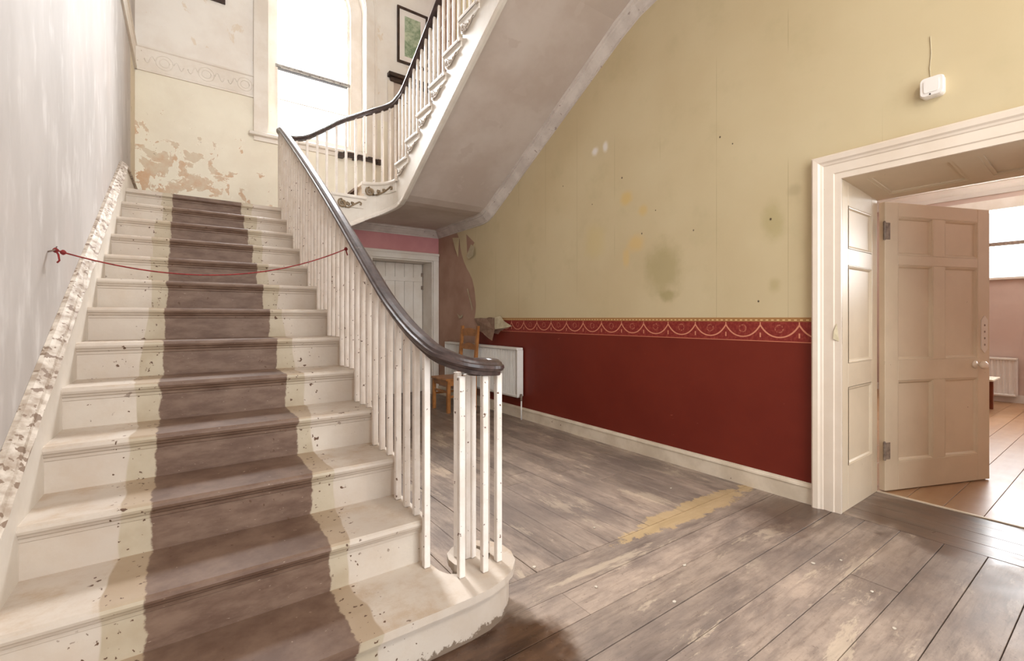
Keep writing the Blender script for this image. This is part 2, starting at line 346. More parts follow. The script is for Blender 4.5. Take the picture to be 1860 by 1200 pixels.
def floor_mat(name, along, gloss=0.0):
    t = MT(name, 0.45, 0.45)
    rnd = t.N('ShaderNodeObjectInfo').outputs['Random']
    sc = (0.25, 1, 1) if along == 'x' else (1, 0.25, 1)
    sc2 = (0.08, 1, 1) if along == 'x' else (1, 0.08, 1)
    a = t.noise(3.4, 8, 0.72, 0.3, sc=(0.45, 1, 1) if along == 'x' else (1, 0.45, 1))
    fine = t.noise(40, 6, 0.7, sc=sc2); mid = t.noise(9, 7, 0.72, 0.2, sc=sc, off=(3, 2, 0)); spk = t.noise(70, 4, 0.7)
    col = t.mix(t.step(a, 0.30, 0.70), srgb(126, 112, 103), srgb(178, 158, 141))
    col = t.mix(t.ma('MULTIPLY', t.step(mid, 0.48, 0.64), 0.5), col, srgb(104, 91, 84))
    col = t.mix(t.ma('MULTIPLY', t.step(fine, 0.45, 0.72), 0.5), col, srgb(90, 74, 65))
    col = t.mix(t.ma('MULTIPLY', t.step(spk, 0.6, 0.70), 0.55), col, srgb(80, 64, 55))
    col = t.mix(t.ma('MULTIPLY', t.step(t.noise(5.5, 8, 0.75, 0.3, sc=sc, off=(8, 3, 0)), 0.56, 0.62), 0.6), col, srgb(200, 181, 158))
    big = t.noise(1.1, 4, 0.6, 0.4, off=(4, 9, 0))
    col = t.mix(t.ma('MULTIPLY', t.step(big, 0.48, 0.66), 0.55), col, srgb(112, 99, 92))
    v = t.ma('ADD', 0.86, t.ma('MULTIPLY', rnd, 0.26))
    cb = t.N('ShaderNodeCombineColor'); [t.L(v, cb.inputs[i]) for i in range(3)]
    col = t.mix(1.0, col, cb.outputs[0], 'MULTIPLY')
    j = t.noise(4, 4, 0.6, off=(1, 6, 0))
    dark = t.disc(t.x, t.y, 0.72, 1.36, 0.54, 0.30, j, 0.5, 0.75, 1.05)           # old varnish before the bottom step, with the step's cast shadow painted in
    door = t.ma('MAXIMUM', t.disc(t.x, t.y, 3.72, 0.72, 0.52, 0.54, j, 0.8, 0.65, 1.1), t.ma('MULTIPLY', t.disc(t.x, t.y, 3.0, 0.55, 0.75, 0.5, j, 0.9), 0.45))            # varnish at the doorway
    far = t.ma('MULTIPLY', t.step(t.y, 3.6, 5.4), t.step(j, 0.3, 0.6))   # patchy darker brown towards the far end of the hall
    wall = t.ma('MULTIPLY', t.disc(t.x, t.y, 3.2, 1.35, 0.4, 0.3, j, 0.9), 0.7)
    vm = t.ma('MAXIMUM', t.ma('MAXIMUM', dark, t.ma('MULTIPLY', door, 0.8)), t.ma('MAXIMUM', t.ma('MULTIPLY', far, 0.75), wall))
    varn_shadow = t.mix(t.step(mid, 0.3, 0.7), srgb(58, 39, 29), srgb(98, 72, 54))
    col = t.mix(vm, col, varn_shadow)
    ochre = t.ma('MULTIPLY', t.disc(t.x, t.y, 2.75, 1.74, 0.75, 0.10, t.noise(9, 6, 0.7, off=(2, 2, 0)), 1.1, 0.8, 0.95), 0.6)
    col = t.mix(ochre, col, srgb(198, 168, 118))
    rough = t.ma('SUBTRACT', t.ma('ADD', 0.42, t.ma('MULTIPLY', t.noise(6, 4), 0.2)), t.ma('MULTIPLY', vm, 0.25))
    return t.done(col, rough=rough, bump=t.noise(26, 5, 0.6, sc=sc), dist=0.002, strength=0.35)
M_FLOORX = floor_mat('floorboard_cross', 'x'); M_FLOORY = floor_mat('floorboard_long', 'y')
def room_floor_mat():
    t = MT('room_floorboard', 0.25, 0.5)
    col = t.mix(t.step(t.noise(5, 6, 0.65, sc=(0.12, 1, 1)), 0.3, 0.7), srgb(156, 118, 84), srgb(172, 134, 98))
    return t.done(col, rough=t.ma('ADD', 0.26, t.ma('MULTIPLY', t.noise(5, 4), 0.2)), bump=t.noise(12, 4, sc=(0.15, 1, 1)), dist=0.0012, strength=0.2)
M_ROOMFLOOR = room_floor_mat()
def glass_mat():
    m = bpy.data.materials.new('window_glass'); m.use_nodes = True; t = m.node_tree; t.nodes.remove(t.nodes['Principled BSDF'])
    a = t.nodes.new('ShaderNodeBsdfTransparent'); g = t.nodes.new('ShaderNodeBsdfGlossy'); g.inputs['Roughness'].default_value = 0.03
    x = t.nodes.new('ShaderNodeMixShader'); x.inputs[0].default_value = 0.06
    t.links.new(a.outputs[0], x.inputs[1]); t.links.new(g.outputs[0], x.inputs[2]); t.links.new(x.outputs[0], t.nodes['Material Output'].inputs[0])
    return m
M_GLASS = glass_mat()
def picture_mat():
    t = MT('green_print', 0.3, 0.4)
    col = t.mix(t.step(t.noise(7, 6, 0.7), 0.35, 0.65), srgb(196, 206, 180), srgb(120, 142, 112))
    return t.done(col)
M_PRINT = picture_mat()

# ------------------------------------------------------------------ dimensions
R_, G_, Y0 = 0.1879, 0.3268, 1.1763
XL, XR, YB = -0.498, 3.425, 6.92          # left wall, right wall, back wall faces
XSK = -0.456                               # face of the stair skirting
XE = 0.865                                 # open ends of the lower treads
XU = 2.12                                  # open ends of the upper treads
HT = 7.0
YF = -2.6
XROOM0, XROOM1 = 4.07, 10.0
DY0, DY1, DZ = 0.06, 1.15, 2.148           # doorway to the next room
def yn(n): return Y0 + G_*n
def yu(n): return 5.505 - 0.3268*(n-17)    # nosing of an upper step
def zn(n): return R_*n
def zsof(y):                                # soffit of the upper flight
    pts = [(7.0, 2.70), (5.50, 2.70), (5.38, 2.715), (5.26, 2.76), (2.95, 4.075), (2.75, 4.165), (2.55, 4.215), (2.3, 4.235), (-3, 4.235)]
    for (a, za), (b, zb) in zip(pts, pts[1:]):
        if b <= y <= a: return za + (zb-za)*(a-y)/(a-b)
    return 4.235

# ------------------------------------------------------------------ the setting: floor
floor = tag(bx('floor', M_SLAB, None, -0.6, 10.3, -2.8, 7.4, -0.2, -0.03), kind='structure')
def board(x0, x1, y0, y1, mat):
    g = 0.0016; dz = random.uniform(-0.0012, 0.0012)
    o = bx('floorboard', mat, floor, x0+g, x1-g, y0+g, y1-g, -0.03, dz, bev=0.0012)
    return o
ys = [1.757, 1.558, 1.375, 1.20, 1.03, 0.856, 0.666, 0.495, 0.321]
while ys[-1] > YF: ys.append(ys[-1]-random.uniform(0.165, 0.185))
for i, (a, b) in enumerate(zip(ys, ys[1:])):
    x = -0.5
    cuts = sorted(random.uniform(0.2, 3.2) for _ in range(1 if i % 2 else 0))
    xs = [-0.5] + cuts + [XR]
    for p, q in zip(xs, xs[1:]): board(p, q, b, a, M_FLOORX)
x = -0.5
while x < XR-0.01:
    w = min(random.uniform(0.165, 0.185), XR-x)
    if XR-x-w < 0.06: w = XR-x
    yy = 1.757
    cuts = sorted(random.uniform(2.4, 6.2) for _ in range(1)) if random.random() < 0.7 else []
    pts = [1.757] + cuts + [YB]
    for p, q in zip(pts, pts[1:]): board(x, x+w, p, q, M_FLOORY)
    x += w
# boards across the doorway and of the next room
x = XR
for w in (0.16, 0.165, 0.16, 0.16):
    board(x, x+w, DY0-0.02, DY1+0.005, M_FLOORY); x += w
y = -3.0
while y < 3.0:
    w = 0.19
    o = bx('floorboard', M_ROOMFLOOR, floor, XROOM0+0.012, XROOM1, y+0.0015, y+w-0.0015, -0.03, 0.004, bev=0.0012); y += w
bx('threshold_strip', M_BASE, floor, XROOM0-0.008, XROOM0+0.012, DY0, DY1, -0.02, 0.006)

# ------------------------------------------------------------------ walls
wl = tag(bx('wall_left', M_LEFT, None, XL-0.25, XL, YF-0.2, YB+0.45, -0.2, HT), kind='structure')
bm = B()
box(bm, XR, XROOM0, DY1+0.02, YB+0.45, -0.2, HT); box(bm, XR, XROOM0, YF-0.2, DY0-0.02, -0.2, HT); box(bm, XR, XROOM0, DY0-0.02, DY1+0.02, DZ+0.02, HT)
wr = tag(new_obj('wall_right', bm, M_BROWNWALL), kind='structure')
# back wall with arched window and two door openings
WX0, WX1, WZ0, WZS = 0.90, 2.20, 3.72, 5.9
DX0, DX1, DH = 2.30, 3.318, 2.20
wc = (WX0+WX1)/2; wr_ = (WX1-WX0)/2
win_hole = [(WX0, WZ0), (WX1, WZ0)] + arc(wc, WZS, wr_, 0, PI, 20)
outer = [(XL-0.25, -0.2), (DX0, -0.2), (DX0, DH), (DX1, DH), (DX1, -0.2), (XR+0.3, -0.2), (XR+0.3, HT), (XL-0.25, HT)]
wb = tag(new_obj('wall_back', prism_y(outer, YB, YB+0.40, holes=[win_hole]), M_BACK), kind='structure')
bm = B(); EX0, EX1 = 0.1, 2.5
box(bm, XL, EX0, YF-0.2, YF, -0.2, HT); box(bm, EX1, XR, YF-0.2, YF, -0.2, HT); box(bm, EX0, EX1, YF-0.2, YF, 3.5, HT)
tag(new_obj('wall_front', bm, M_LEFT), kind='structure')
tag(bx('ceiling', M_LEFT, None, XL-0.25, XROOM0, YF-0.2, YB+0.4, HT, HT+0.2), kind='structure')
# wallpapers on the right wall (thin sheets over the bare plaster)
tear = [(6.30, 7.0), (6.30, 2.62), (6.19, 2.47), (6.17, 2.36), (6.13, 2.25), (6.06, 2.12), (5.97, 2.008), (5.88, 1.92), (5.808, 1.831), (5.75, 1.70), (5.725, 1.584), (5.70, 1.45), (5.712, 1.343), (5.74, Z_B1)]
yel = [(DY1, Z_B1), (DY1, 2.2), (YF, 2.2), (YF, HT)] + tear
ys_ = new_obj('yellow_wallpaper', prism_x(yel, XR-0.0025, XR-0.0003), M_YELLOW, wr); tag(ys_, 'yellowed plain wallpaper with stains and a torn edge')
red = [(DY1, 0.0), (DY1, Z_B0+0.01), (5.05, Z_B0+0.01), (5.12, 1.04), (5.3, 1.06), (5.42, 1.02), (5.60, 1.07), (5.64, 0.95), (5.58, 0.6), (5.6, 0.0)]
tag(new_obj('dado_wallpaper', prism_x(red, XR-0.0022, XR-0.0003), M_RED, wr), 'dark red dado wallpaper')
bor = [(DY1, Z_B0), (DY1, Z_B1), (5.05, Z_B1+0.003), (4.97, 1.21), (4.86, 1.18), (4.78, 1.155), (4.95, 1.12), (5.05, Z_B0)]
tag(new_obj('wallpaper_border', prism_x(bor, XR-0.004, XR-0.0003), M_BORDER, wr), 'red wallpaper border printed with pale swags and gold beading')
# curled flaps of torn paper
def flap(name, pts, mat, lab):
    """pts (y,z,out) outline; fan with a thin thickness, standing off the wall"""
    bm = B(); n = len(pts)
    a = [bm.verts.new((XR-0.004-o, y, z)) for y, z, o in pts]; b = [bm.verts.new((XR-0.0055-o, y, z)) for y, z, o in pts]
    tri = tessellate_polygon([[Vector((y, z, 0)) for y, z, o in pts]])
    for t in tri:
        bm.faces.new([a[i] for i in t]); bm.faces.new([b[i] for i in reversed(t)])
    for i in range(n): bm.faces.new((a[i], a[(i+1) % n], b[(i+1) % n], b[i]))
    return tag(new_obj(name, bm, mat, wr), lab)
flap('torn_flap', [(5.75, 1.25, 0), (5.55, 1.262, 0.01), (5.4, 1.255, 0.01), (5.3, 1.27, 0.03), (5.13, 1.262, 0.05), (5.10, 1.10, 0.07), (5.11, 0.955, 0.10), (5.25, 0.99, 0.08), (5.38, 1.03, 0.06), (5.5, 1.08, 0.03), (5.63, 1.16, 0.01)], M_FLAPBROWN, 'brown hanging flap of torn wallpaper')
flap('torn_flap', [(5.18, 1.265, 0.045), (5.02, 1.285, 0.03), (4.92, 1.22, 0.04), (4.74, 1.155, 0.05), (4.86, 1.13, 0.05), (5.10, 1.108, 0.06)], M_PAPERFLAP, 'pale curled flap of torn wallpaper')
flap('torn_flap', [(5.84, 2.35, 0.0), (5.72, 2.30, 0.02), (5.70, 2.16, 0.05), (5.82, 2.13, 0.05), (5.93, 2.18, 0.03)], M_PAPERFLAP, 'small pale curl of torn wallpaper')
new_obj('torn_patch', prism_x([(5.98, 2.52), (5.86, 2.44), (5.74, 2.36), (5.86, 2.28), (5.95, 2.2)], XR-0.004, XR-0.001), M_BROWNWALL, wr)
flap('torn_flap', [(6.42, 2.53, 0.0), (6.2, 2.5, 0.0), (6.2, 2.2, 0.02), (6.3, 2.35, 0.02)], M_YELLOW, 'yellow strip of torn wallpaper')
flap('torn_flap', [(1.17, 1.235, 0.01), (1.155, 1.24, 0.0), (1.155, 1.10, 0.01), (1.19, 1.12, 0.03), (1.185, 1.17, 0.03)], M_PAPERFLAP, 'pale curled edge of wallpaper by the architrave')
flap('torn_flap', [(6.26, 1.33, 0.0), (6.16, 1.29, 0.01), (6.05, 1.31, 0.02), (6.08, 1.27, 0.02), (6.18, 1.25, 0.01)], M_PAPERFLAP, 'small pale scrap of torn wallpaper')
flap('torn_flap', [(5.96, 1.70, 0.0), (5.92, 1.70, 0.01), (5.76, 1.40, 0.02), (5.77, 1.36, 0.02), (5.82, 1.44, 0.01)], M_PAPERFLAP, 'thin pale strip of torn wallpaper')
# baseboard of the right wall
bp_ = [(0, 0), (-0.018, 0), (-0.018, 0.108), (-0.024, 0.112), (-0.022, 0.124), (-0.012, 0.132), (-0.010, 0.142), (0, 0.142)]
tag(new_obj('baseboard_right', sweep([(XR, DY1+0.16, 0), (XR, YB, 0)], [(-a, b) for a, b in bp_][::-1] if False else [(a, b) for a, b in bp_]), M_BASE), kind='structure')

tag(bx('baseboard_back', M_BASE, None, XE-0.02, DX0-0.165, YB-0.018, YB-0.0005, 0.002, 0.142, bev=0.003), kind='structure')
bx('floorboard', M_FLOORX, floor, DX0+0.002, DX1-0.002, YB+0.002, YB+0.399, -0.03, 0.0)
# ------------------------------------------------------------------ cornices
cor = [(0, 0), (0.0, -0.115), (0.014, -0.115), (0.018, -0.098), (0.03, -0.094), (0.05, -0.07), (0.075, -0.045), (0.082, -0.03), (0.10, -0.026), (0.104, -0.008), (0.125, -0.004), (0.125, 0)]
yy = [6.92, 5.50, 5.38, 5.26] + [5.26 - (5.26-2.95)*i/6 for i in range(1, 7)] + [2.85, 2.75, 2.65, 2.55, 2.42, 2.3, YF]
ct = tag(new_obj('trim_1', sweep([(XR, y, zsof(y)) for y in yy], cor), M_CORNICE), kind='structure')
tag(new_obj('trim_2', sweep([(1.3, YB, 2.70), (XR, YB, 2.70)], cor), M_CORNICE), kind='structure')
tag(bx('trim_3', M_PINK, None, 1.2, XR, YB-0.004, YB+0.001, 2.325, 2.60), kind='structure')     # pink frieze
# plaster frieze band round the upper stair hall
fz = [(0, 4.18), (0.02, 4.18), (0.022, 4.20), (0.008, 4.21), (0.008, 4.45), (0.022, 4.46), (0.02, 4.48), (0, 4.48)]
t4 = tag(new_obj('trim_4', sweep([(XL, YB, 0), (0.716, YB, 0)], fz), M_WHITE), kind='structure')
for k in range(3):
    cx = -0.22 + 0.42*k
    bm = B()
    for rr in (0.05, 0.085): tube([(cx+rr*math.cos(a*PI/8), YB-0.008, 4.33+rr*math.sin(a*PI/8)) for a in range(17)], 0.006, 5, bm, up=Vector((0, 1, 0.01)))
    for s in (-1, 1): tube([(cx+s*(0.09+0.1*q/8), YB-0.008, 4.33+0.045*math.sin(q*PI/4)) for q in range(9)], 0.006, 5, bm, up=Vector((0, 1, 0.01)))
    new_obj('plaster_wreath', bm, M_WHITE, t4, True)
tag(new_obj('trim_5', sweep([(XL, 1.0, 0), (XL, YB, 0)], fz), M_WHITE), kind='structure')

# ------------------------------------------------------------------ landing window
win = empty('window_1', (0, 0, 0)); tag(win, kind='structure')
GY = YB+0.19                                    # sash plane
def ring(o, i, y0, y1): return prism_y(o, y0, y1, holes=[i])
def archout(x0, x1, z0, zs, n=20):
    c = (x0+x1)/2; r = (x1-x0)/2
    return [(x0, z0), (x1, z0)] + arc(c, zs, r, 0, PI, n)
new_obj('window_frame', ring(archout(WX0+0.001, WX1-0.001, WZ0+0.001, WZS), archout(1.00, 2.03, 3.80, WZS), GY-0.03, GY+0.09), M_WHITE, win)
new_obj('architrave', ring(archout(0.716, WX1+0.17, WZ0, WZS), archout(WX0-0.01, WX1+0.01, WZ0-0.0005+0.01, WZS), YB-0.035, YB), M_WHITE, win)
new_obj('architrave_bead', ring(archout(0.716, WX1+0.17, WZ0, WZS), archout(0.752, WX1+0.135, WZ0+0.02, WZS), YB-0.05, YB-0.035), M_WHITE, win)
lo = bx('lower_sash', M_WHITE, win, 1.00, 1.05, GY-0.005, GY+0.035, 3.80, 4.80)
bx('meeting_rail', M_GREYRAIL, win, 1.0, 2.03, GY-0.012, GY+0.075, 4.775, 4.825, bev=0.006)
s1 = new_obj('lower_sash', ring([(1.0, 3.80), (2.03, 3.80), (2.03, 4.815), (1.0, 4.815)], [(1.035, 3.87), (1.995, 3.87), (1.995, 4.775), (1.035, 4.775)], GY-0.005, GY+0.03), M_WHITE, win)
bpy.data.objects.remove(lo)
bx('glazing_bar', M_WHITE, s1, 1.035, 1.995, GY+0.01, GY+0.022, 4.33, 4.345)
for z0, z1 in ((3.865, 4.331), (4.344, 4.78)): bx('pane', M_GLASS, s1, 1.03, 2.0, GY+0.014, GY+0.018, z0, z1)
s2 = new_obj('upper_sash', ring(archout(1.0, 2.03, 4.775, WZS), archout(1.035, 1.995, 4.815, WZS), GY+0.035, GY+0.07), M_WHITE, win)
bx('glazing_bar', M_WHITE, s2, 1.508, 1.522, GY+0.045, GY+0.06, 4.815, WZS+0.478) if False else None
new_obj('pane', prism_y(archout(1.03, 2.0, 4.81, WZS), GY+0.05, GY+0.054), M_GLASS, s2)
bx('window_sill', M_WHITE, win, 0.66, 2.46, YB-0.085, GY-0.005, 3.675, 3.72, bev=0.008)
bx('apron', M_WHITE, win, 0.72, 2.40, YB-0.03, YB, 3.62, 3.675)
# broken dark end of the sill
bm = B()
for k in range(9):
    x0 = 1.78 + k*0.07 + random.uniform(0, .02)
    box(bm, x0, x0+0.075, YB-0.1-random.uniform(0, .02), YB-0.01, 3.60+random.uniform(0, .03), 3.665+random.uniform(-.01, .02))
tag(new_obj('broken_sill_edge', bm, M_DARKWOOD, win), 'dark splintered wood of the broken sill')

# ------------------------------------------------------------------ staircase
st = empty('staircase', (0.2, 1.5, 0)); tag(st, 'cream painted staircase with a worn brown runner stripe turning up round an open well', 'staircase')
bpy.context.view_layer.update()
SI = Matrix.Translation((-0.2, -1.5, 0))
def S(name, bm, mat, parent=None, smooth=False):
    if parent is None or parent == st: bmesh.ops.transform(bm, matrix=SI, verts=bm.verts[:]); parent = st
    else: bmesh.ops.transform(bm, matrix=SI, verts=bm.verts[:])
    return new_obj(name, bm, mat, parent, smooth)
NT_ = 0.034
def nose_profile(y, yb, z, s=-1):     # tread section; front at y, back at yb
    d = 1 if yb > y else -1
    return [(yb, z-NT_), (y+d*0.012, z-NT_), (y+d*0.004, z-NT_*0.8), (y, z-NT_*0.5), (y+d*0.003, z-NT_*0.2), (y+d*0.012, z), (yb, z)]
def scotia(y, z, d): return [(y+d*0.012, z-NT_), (y+d*0.032, z-NT_), (y+d*0.032, z-NT_-0.03), (y+d*0.026, z-NT_-0.026), (y+d*0.024, z-NT_-0.014), (y+d*0.016, z-NT_-0.008)]
for n in range(2, 13):
    tr = S('tread', prism_x(nose_profile(yn(n), yn(n+1)+0.035, zn(n)), XSK, XE), M_STAIR)
    S('nosing_moulding', prism_x(scotia(yn(n), zn(n), 1), XSK, XE-0.02), M_STAIR, tr)
    S('riser', box(B(), XSK, XE-0.022, yn(n)+0.03, yn(n)+0.045, zn(n-1)-0.002, zn(n)-NT_), M_STAIR)
# the curtail bottom step with its volute end
vol = [(XSK, 1.503), (0.80, 1.500), (0.90, 1.502), (0.985, 1.512), (1.06, 1.535), (1.125, 1.572), (1.18, 1.63), (1.207, 1.70), (1.207, 1.77), (1.18, 1.835), (1.13, 1.88), (1.06, 1.90), (1.0, 1.885), (0.958, 1.85), (0.94, 1.80), (0.942, 1.75), (0.955, 1.715), (0.94, 1.685), (0.915, 1.677), (0.885, 1.70), (0.866, 1.742), (0.86, 1.80), (0.858, yn(2)+0.03), (XSK, yn(2)+0.03)]
crescent = [(1.085, 1.70), (1.115, 1.735), (1.125, 1.79), (1.105, 1.835), (1.075, 1.85), (1.095, 1.80), (1.095, 1.75)]
crescent = crescent[::-1]
def inset(pts, d, k0=1, k1=16):       # shrink the free outline of the volute
    c = Vector((1.03, 1.72)); out = []
    for i, p in enumerate(pts):
        if p[0] > 0.93: v = (Vector(p)-c); v = v*(1-d/max(v.length, 0.05)); out.append((c.x+v.x, c.y+v.y))
        elif p[1] < 1.51: out.append((p[0], p[1]+d))
        else: out.append(p)
    return out
ct1 = S('tread', prism_z(vol, zn(1)-0.030, zn(1), holes=[crescent]), M_STAIR)
S('nosing_moulding', prism_z(inset(vol, 0.012), zn(1)-0.045, zn(1)-0.030, holes=[crescent]), M_STAIR, ct1)
S('riser', prism_z(inset(vol, 0.028), 0.0, zn(1)-0.045, holes=[crescent]), M_STAIR)
# half landing, winding steps, quarter landing
well_in = [(XE, 5.43), (XE, 5.66)] + arc(1.065, 5.66, 0.20, PI, PI/2, 6)[1:] + [(1.13, 5.86)]
land = [(XSK, yn(13))] + well_in + [(1.13, YB), (XSK-0.03, YB), (XSK-0.03, yn(13))]
land = [(XSK, yn(13)+0.0)] + well_in + [(1.13, YB-0.002), (XSK, YB-0.002)]
S('landing', prism_z(land, zn(13)-NT_, zn(13)), M_STAIR)
S('nosing_moulding', prism_x(scotia(yn(13), zn(13), 1), XSK, XE-0.02), M_STAIR)
S('riser', box(B(), XSK, XE-0.022, yn(13)+0.03, yn(13)+0.045, zn(12)-0.002, zn(13)-NT_), M_STAIR)
XT = {14: 1.10, 15: 1.455, 16: 1.825}
for n, xb in ((14, 1.49), (15, 1.86)):
    x = XT[n]
    prof = [(xb, zn(n)-NT_), (x+0.01, zn(n)-NT_), (x, zn(n)-NT_*0.5), (x+0.01, zn(n)), (xb, zn(n))]
    S('tread', prism_y(prof, 5.86, YB-0.002), M_STAIR_TURN)
for n in (14, 15, 16):
    S('riser', box(B(), XT[n]+0.03, XT[n]+0.045, 5.89, YB-0.002, zn(n-1), zn(n)-NT_), M_STAIR_TURN)
corner = arc(1.79, 5.53, 0.33, PI/2, 0, 8)
ql = [(XT[16], YB-0.002), (XT[16], 5.86)] + corner[1:] + [(XU, yu(17)-0.035+0.0), (XR-0.02, yu(17)-0.035), (XR-0.02, YB-0.002)]
S('landing', prism_z(ql, zn(16)-NT_, zn(16)), M_STAIR_TURN)
NU = 25
for n in range(17, NU):
    tr = S('tread', prism_x(nose_profile(yu(n), yu(n+1)-0.035, zn(n)), XU, XR-0.02), M_STAIR_UP)
    S('riser', box(B(), XU+0.03, XR-0.02, yu(n)-0.045, yu(n)-0.03, zn(n-1), zn(n)-NT_), M_STAIR_UP)
S('landing', box(B(), XU, XR-0.004, YF+0.01, yu(NU), zn(NU)-NT_, zn(NU)), M_STAIR_UP)
S('riser', box(B(), XU+0.03, XR-0.02, yu(NU)-0.045, yu(NU)-0.03, zn(NU-1), zn(NU)-NT_), M_STAIR_UP)
# skirting string on the left wall, with its chipped capping mould
off = 0.205
sk = [(1.40, 0.0), (1.40, zn(1)+0.10), (1.48, zn((1.48-Y0)/G_)+off-0.03), (yn(13)-0.02, zn(13)+off-0.02), (yn(13)+0.06, zn(13)+off), (YB-0.002, zn(13)+off), (YB-0.002, zn(12)), (yn(12)+0.2, zn(12)-0.2), (1.9, 0.0)]
S('wall_string', prism_x(sk, XL+0.001, XSK), M_STRING)
capp = [(0, 0), (0.060, 0.0), (0.064, 0.012), (0.052, 0.020), (0.046, 0.034), (0.030, 0.042), (0.018, 0.052), (0, 0.052)]
pth = [(XL+0.001, 1.42, zn((1.42-Y0)/G_)+off-0.02)]
k = 1.5
while k < yn(13)-0.05:
    pth.append((XL+0.001, k, zn((k-Y0)/G_)+off-0.02)); k += 0.06
pth += [(XL+0.001, yn(13)-0.02, zn(13)+off-0.03), (XL+0.001, yn(13)+0.06, zn(13)+off-0.005), (XL+0.001, YB-0.002, zn(13)+off-0.005)]
bm = sweep(pth, capp)
for v in bm.verts:                          # years of chipping
    if v.co.x > XL+0.02:
        v.co.x += random.uniform(-0.003, 0.001)*(2 if v.co.y > 3.2 else 1); v.co.z += random.uniform(-0.002, 0.002)
M_CAPPING = paint('capping_flaked', srgb(206, 194, 180), srgb(158, 140, 122), srgb(128, 106, 88), 0.57, 0.7, 14, 30)
S('capping_moulding', bm, M_CAPPING)
# outer string and spandrel of the lower flight
pts = [(yn(1)+0.30, 0.0), (yn(1)+0.30, zn(1)-0.0)]
pts = [(yn(2)+0.046, 0)]
for n in range(2, 14):
    pts += [(yn(n)+0.046, zn(n)-NT_), (yn(n+1)+0.046 if n < 13 else 5.66, zn(n)-NT_)]
pts += [(5.66, zn(13)-0.42), (yn(13)-0.15, zn(13)-0.45), (yn(3), 0.0)]
S('outer_string', prism_x(pts, XE-0.055, XE-0.022), M_STRING)
S('spandrel', prism_x([(yn(3)+0.02, 0.0), (yn(13)-0.15, zn(13)-0.46), (5.62, zn(13)-0.46), (5.62, 0.0)], XE-0.06, XE-0.03), M_STRING)
S('under_plaster', prism_x([(yn(2)+0.2, 0.0), (yn(13)-0.1, zn(13)-0.45), (YB-0.002, zn(13)-0.45), (YB-0.002, zn(13)-0.40), (yn(13)-0.15, zn(13)-0.40), (yn(2)+0.10, 0)], XL+0.002, XE-0.06), M_GREYPLASTER)
# curved string round the well
def string_path():
    P = [(0.89, 5.66)] + arc(1.065, 5.66, 0.175, PI, PI/2, 6)[1:] + [(1.13, 5.835+0.055)]
    P = [(0.895, 5.63), (0.905, 5.70), (0.935, 5.78), (0.985, 5.845), (1.06, 5.885), (1.13, 5.89)]
    P += [(1.30, 5.89), (1.484, 5.89), (1.486, 5.89), (1.65, 5.89), (1.79, 5.89), (1.853, 5.884), (1.855, 5.884)]
    P += [(1.79+0.355*math.sin(a), 5.53+0.355*math.cos(a)) for a in [0.30, 0.45, 0.6, 0.75, 0.9, 1.05, 1.2, 1.35, 1.5]]
    P += [(2.15, yu(17)-0.028)]
    return P
def turn_bottom(x, y):
    if y < 5.55: return zsof(y)-0.055
    T = [(0.88, 2.02), (1.13, 2.13), (1.45, 2.31), (1.747, 2.455), (1.924, 2.545), (2.06, 2.60), (2.15, 2.645)]
    for (a, za), (b, zb) in zip(T, T[1:]):
        if a <= x <= b: return za+(zb-za)*(x-a)/(b-a)
    return 2.02 if x < 0.9 else 2.645
SP = string_path(); SB = []; STOP = []
for i, (x, y) in enumerate(SP):
    top = zn(13) if x < 1.13+0.001 else zn(14) if x < 1.4845 else zn(15) if x < 1.854 else zn(16)
    SB.append(turn_bottom(x, y)); STOP.append(top-NT_)
bm = B(); prev = None; TH = 0.035
def nrm(i):
    a = Vector(SP[max(i-1, 0)]); b = Vector(SP[min(i+1, len(SP)-1)]); d = (b-a).normalized(); return Vector((-d.y, d.x))
for i, (x, y) in enumerate(SP):
    nn = nrm(i)*TH
    q = [bm.verts.new((x, y, SB[i])), bm.verts.new((x, y, STOP[i])), bm.verts.new((x+nn.x, y+nn.y, STOP[i])), bm.verts.new((x+nn.x, y+nn.y, SB[i]))]
    if prev:
        for k in range(4): bm.faces.new((prev[k], prev[(k+1) % 4], q[(k+1) % 4], q[k]))
    else: bm.faces.new(q)
    prev = q
bm.faces.new(prev[::-1])
S('curved_string', bm, M_STRING, smooth=False)
pts = [(yu(17)-0.028, turn_bottom(2.15, yu(17)-0.028))]
pts = []
for n in range(17, NU): pts += [(yu(n)-0.028, zn(n)-NT_), (yu(n+1)-0.028, zn(n)-NT_)]
pts += [(yu(NU)-0.028, zn(NU)-NT_), (YF+0.01, zn(NU)-NT_)]
low = [YF+0.01, 2.3, 2.45, 2.55, 2.65, 2.75, 2.85, 2.95, 3.6, 4.3, 5.0, 5.26, 5.32, 5.38, yu(17)-0.028]
pts += [(y, zsof(y)-0.055) for y in low]
S('outer_string', prism_x(pts, 2.15, 2.185), M_STRING)
# bead moulding along the lower edge of the upper string
path = [(x, y, SB[i]) for i, (x, y) in enumerate(SP)] + [(2.15, y, zsof(y)-0.055) for y in low[::-1][1:]]
S('string_bead', sweep(path, [(-0.002, -0.006), (0.022, -0.006), (0.026, 0.012), (0.020, 0.026), (0.010, 0.030), (0.010, 0.052), (0.004, 0.060), (-0.002, 0.06)]), M_WHITE)
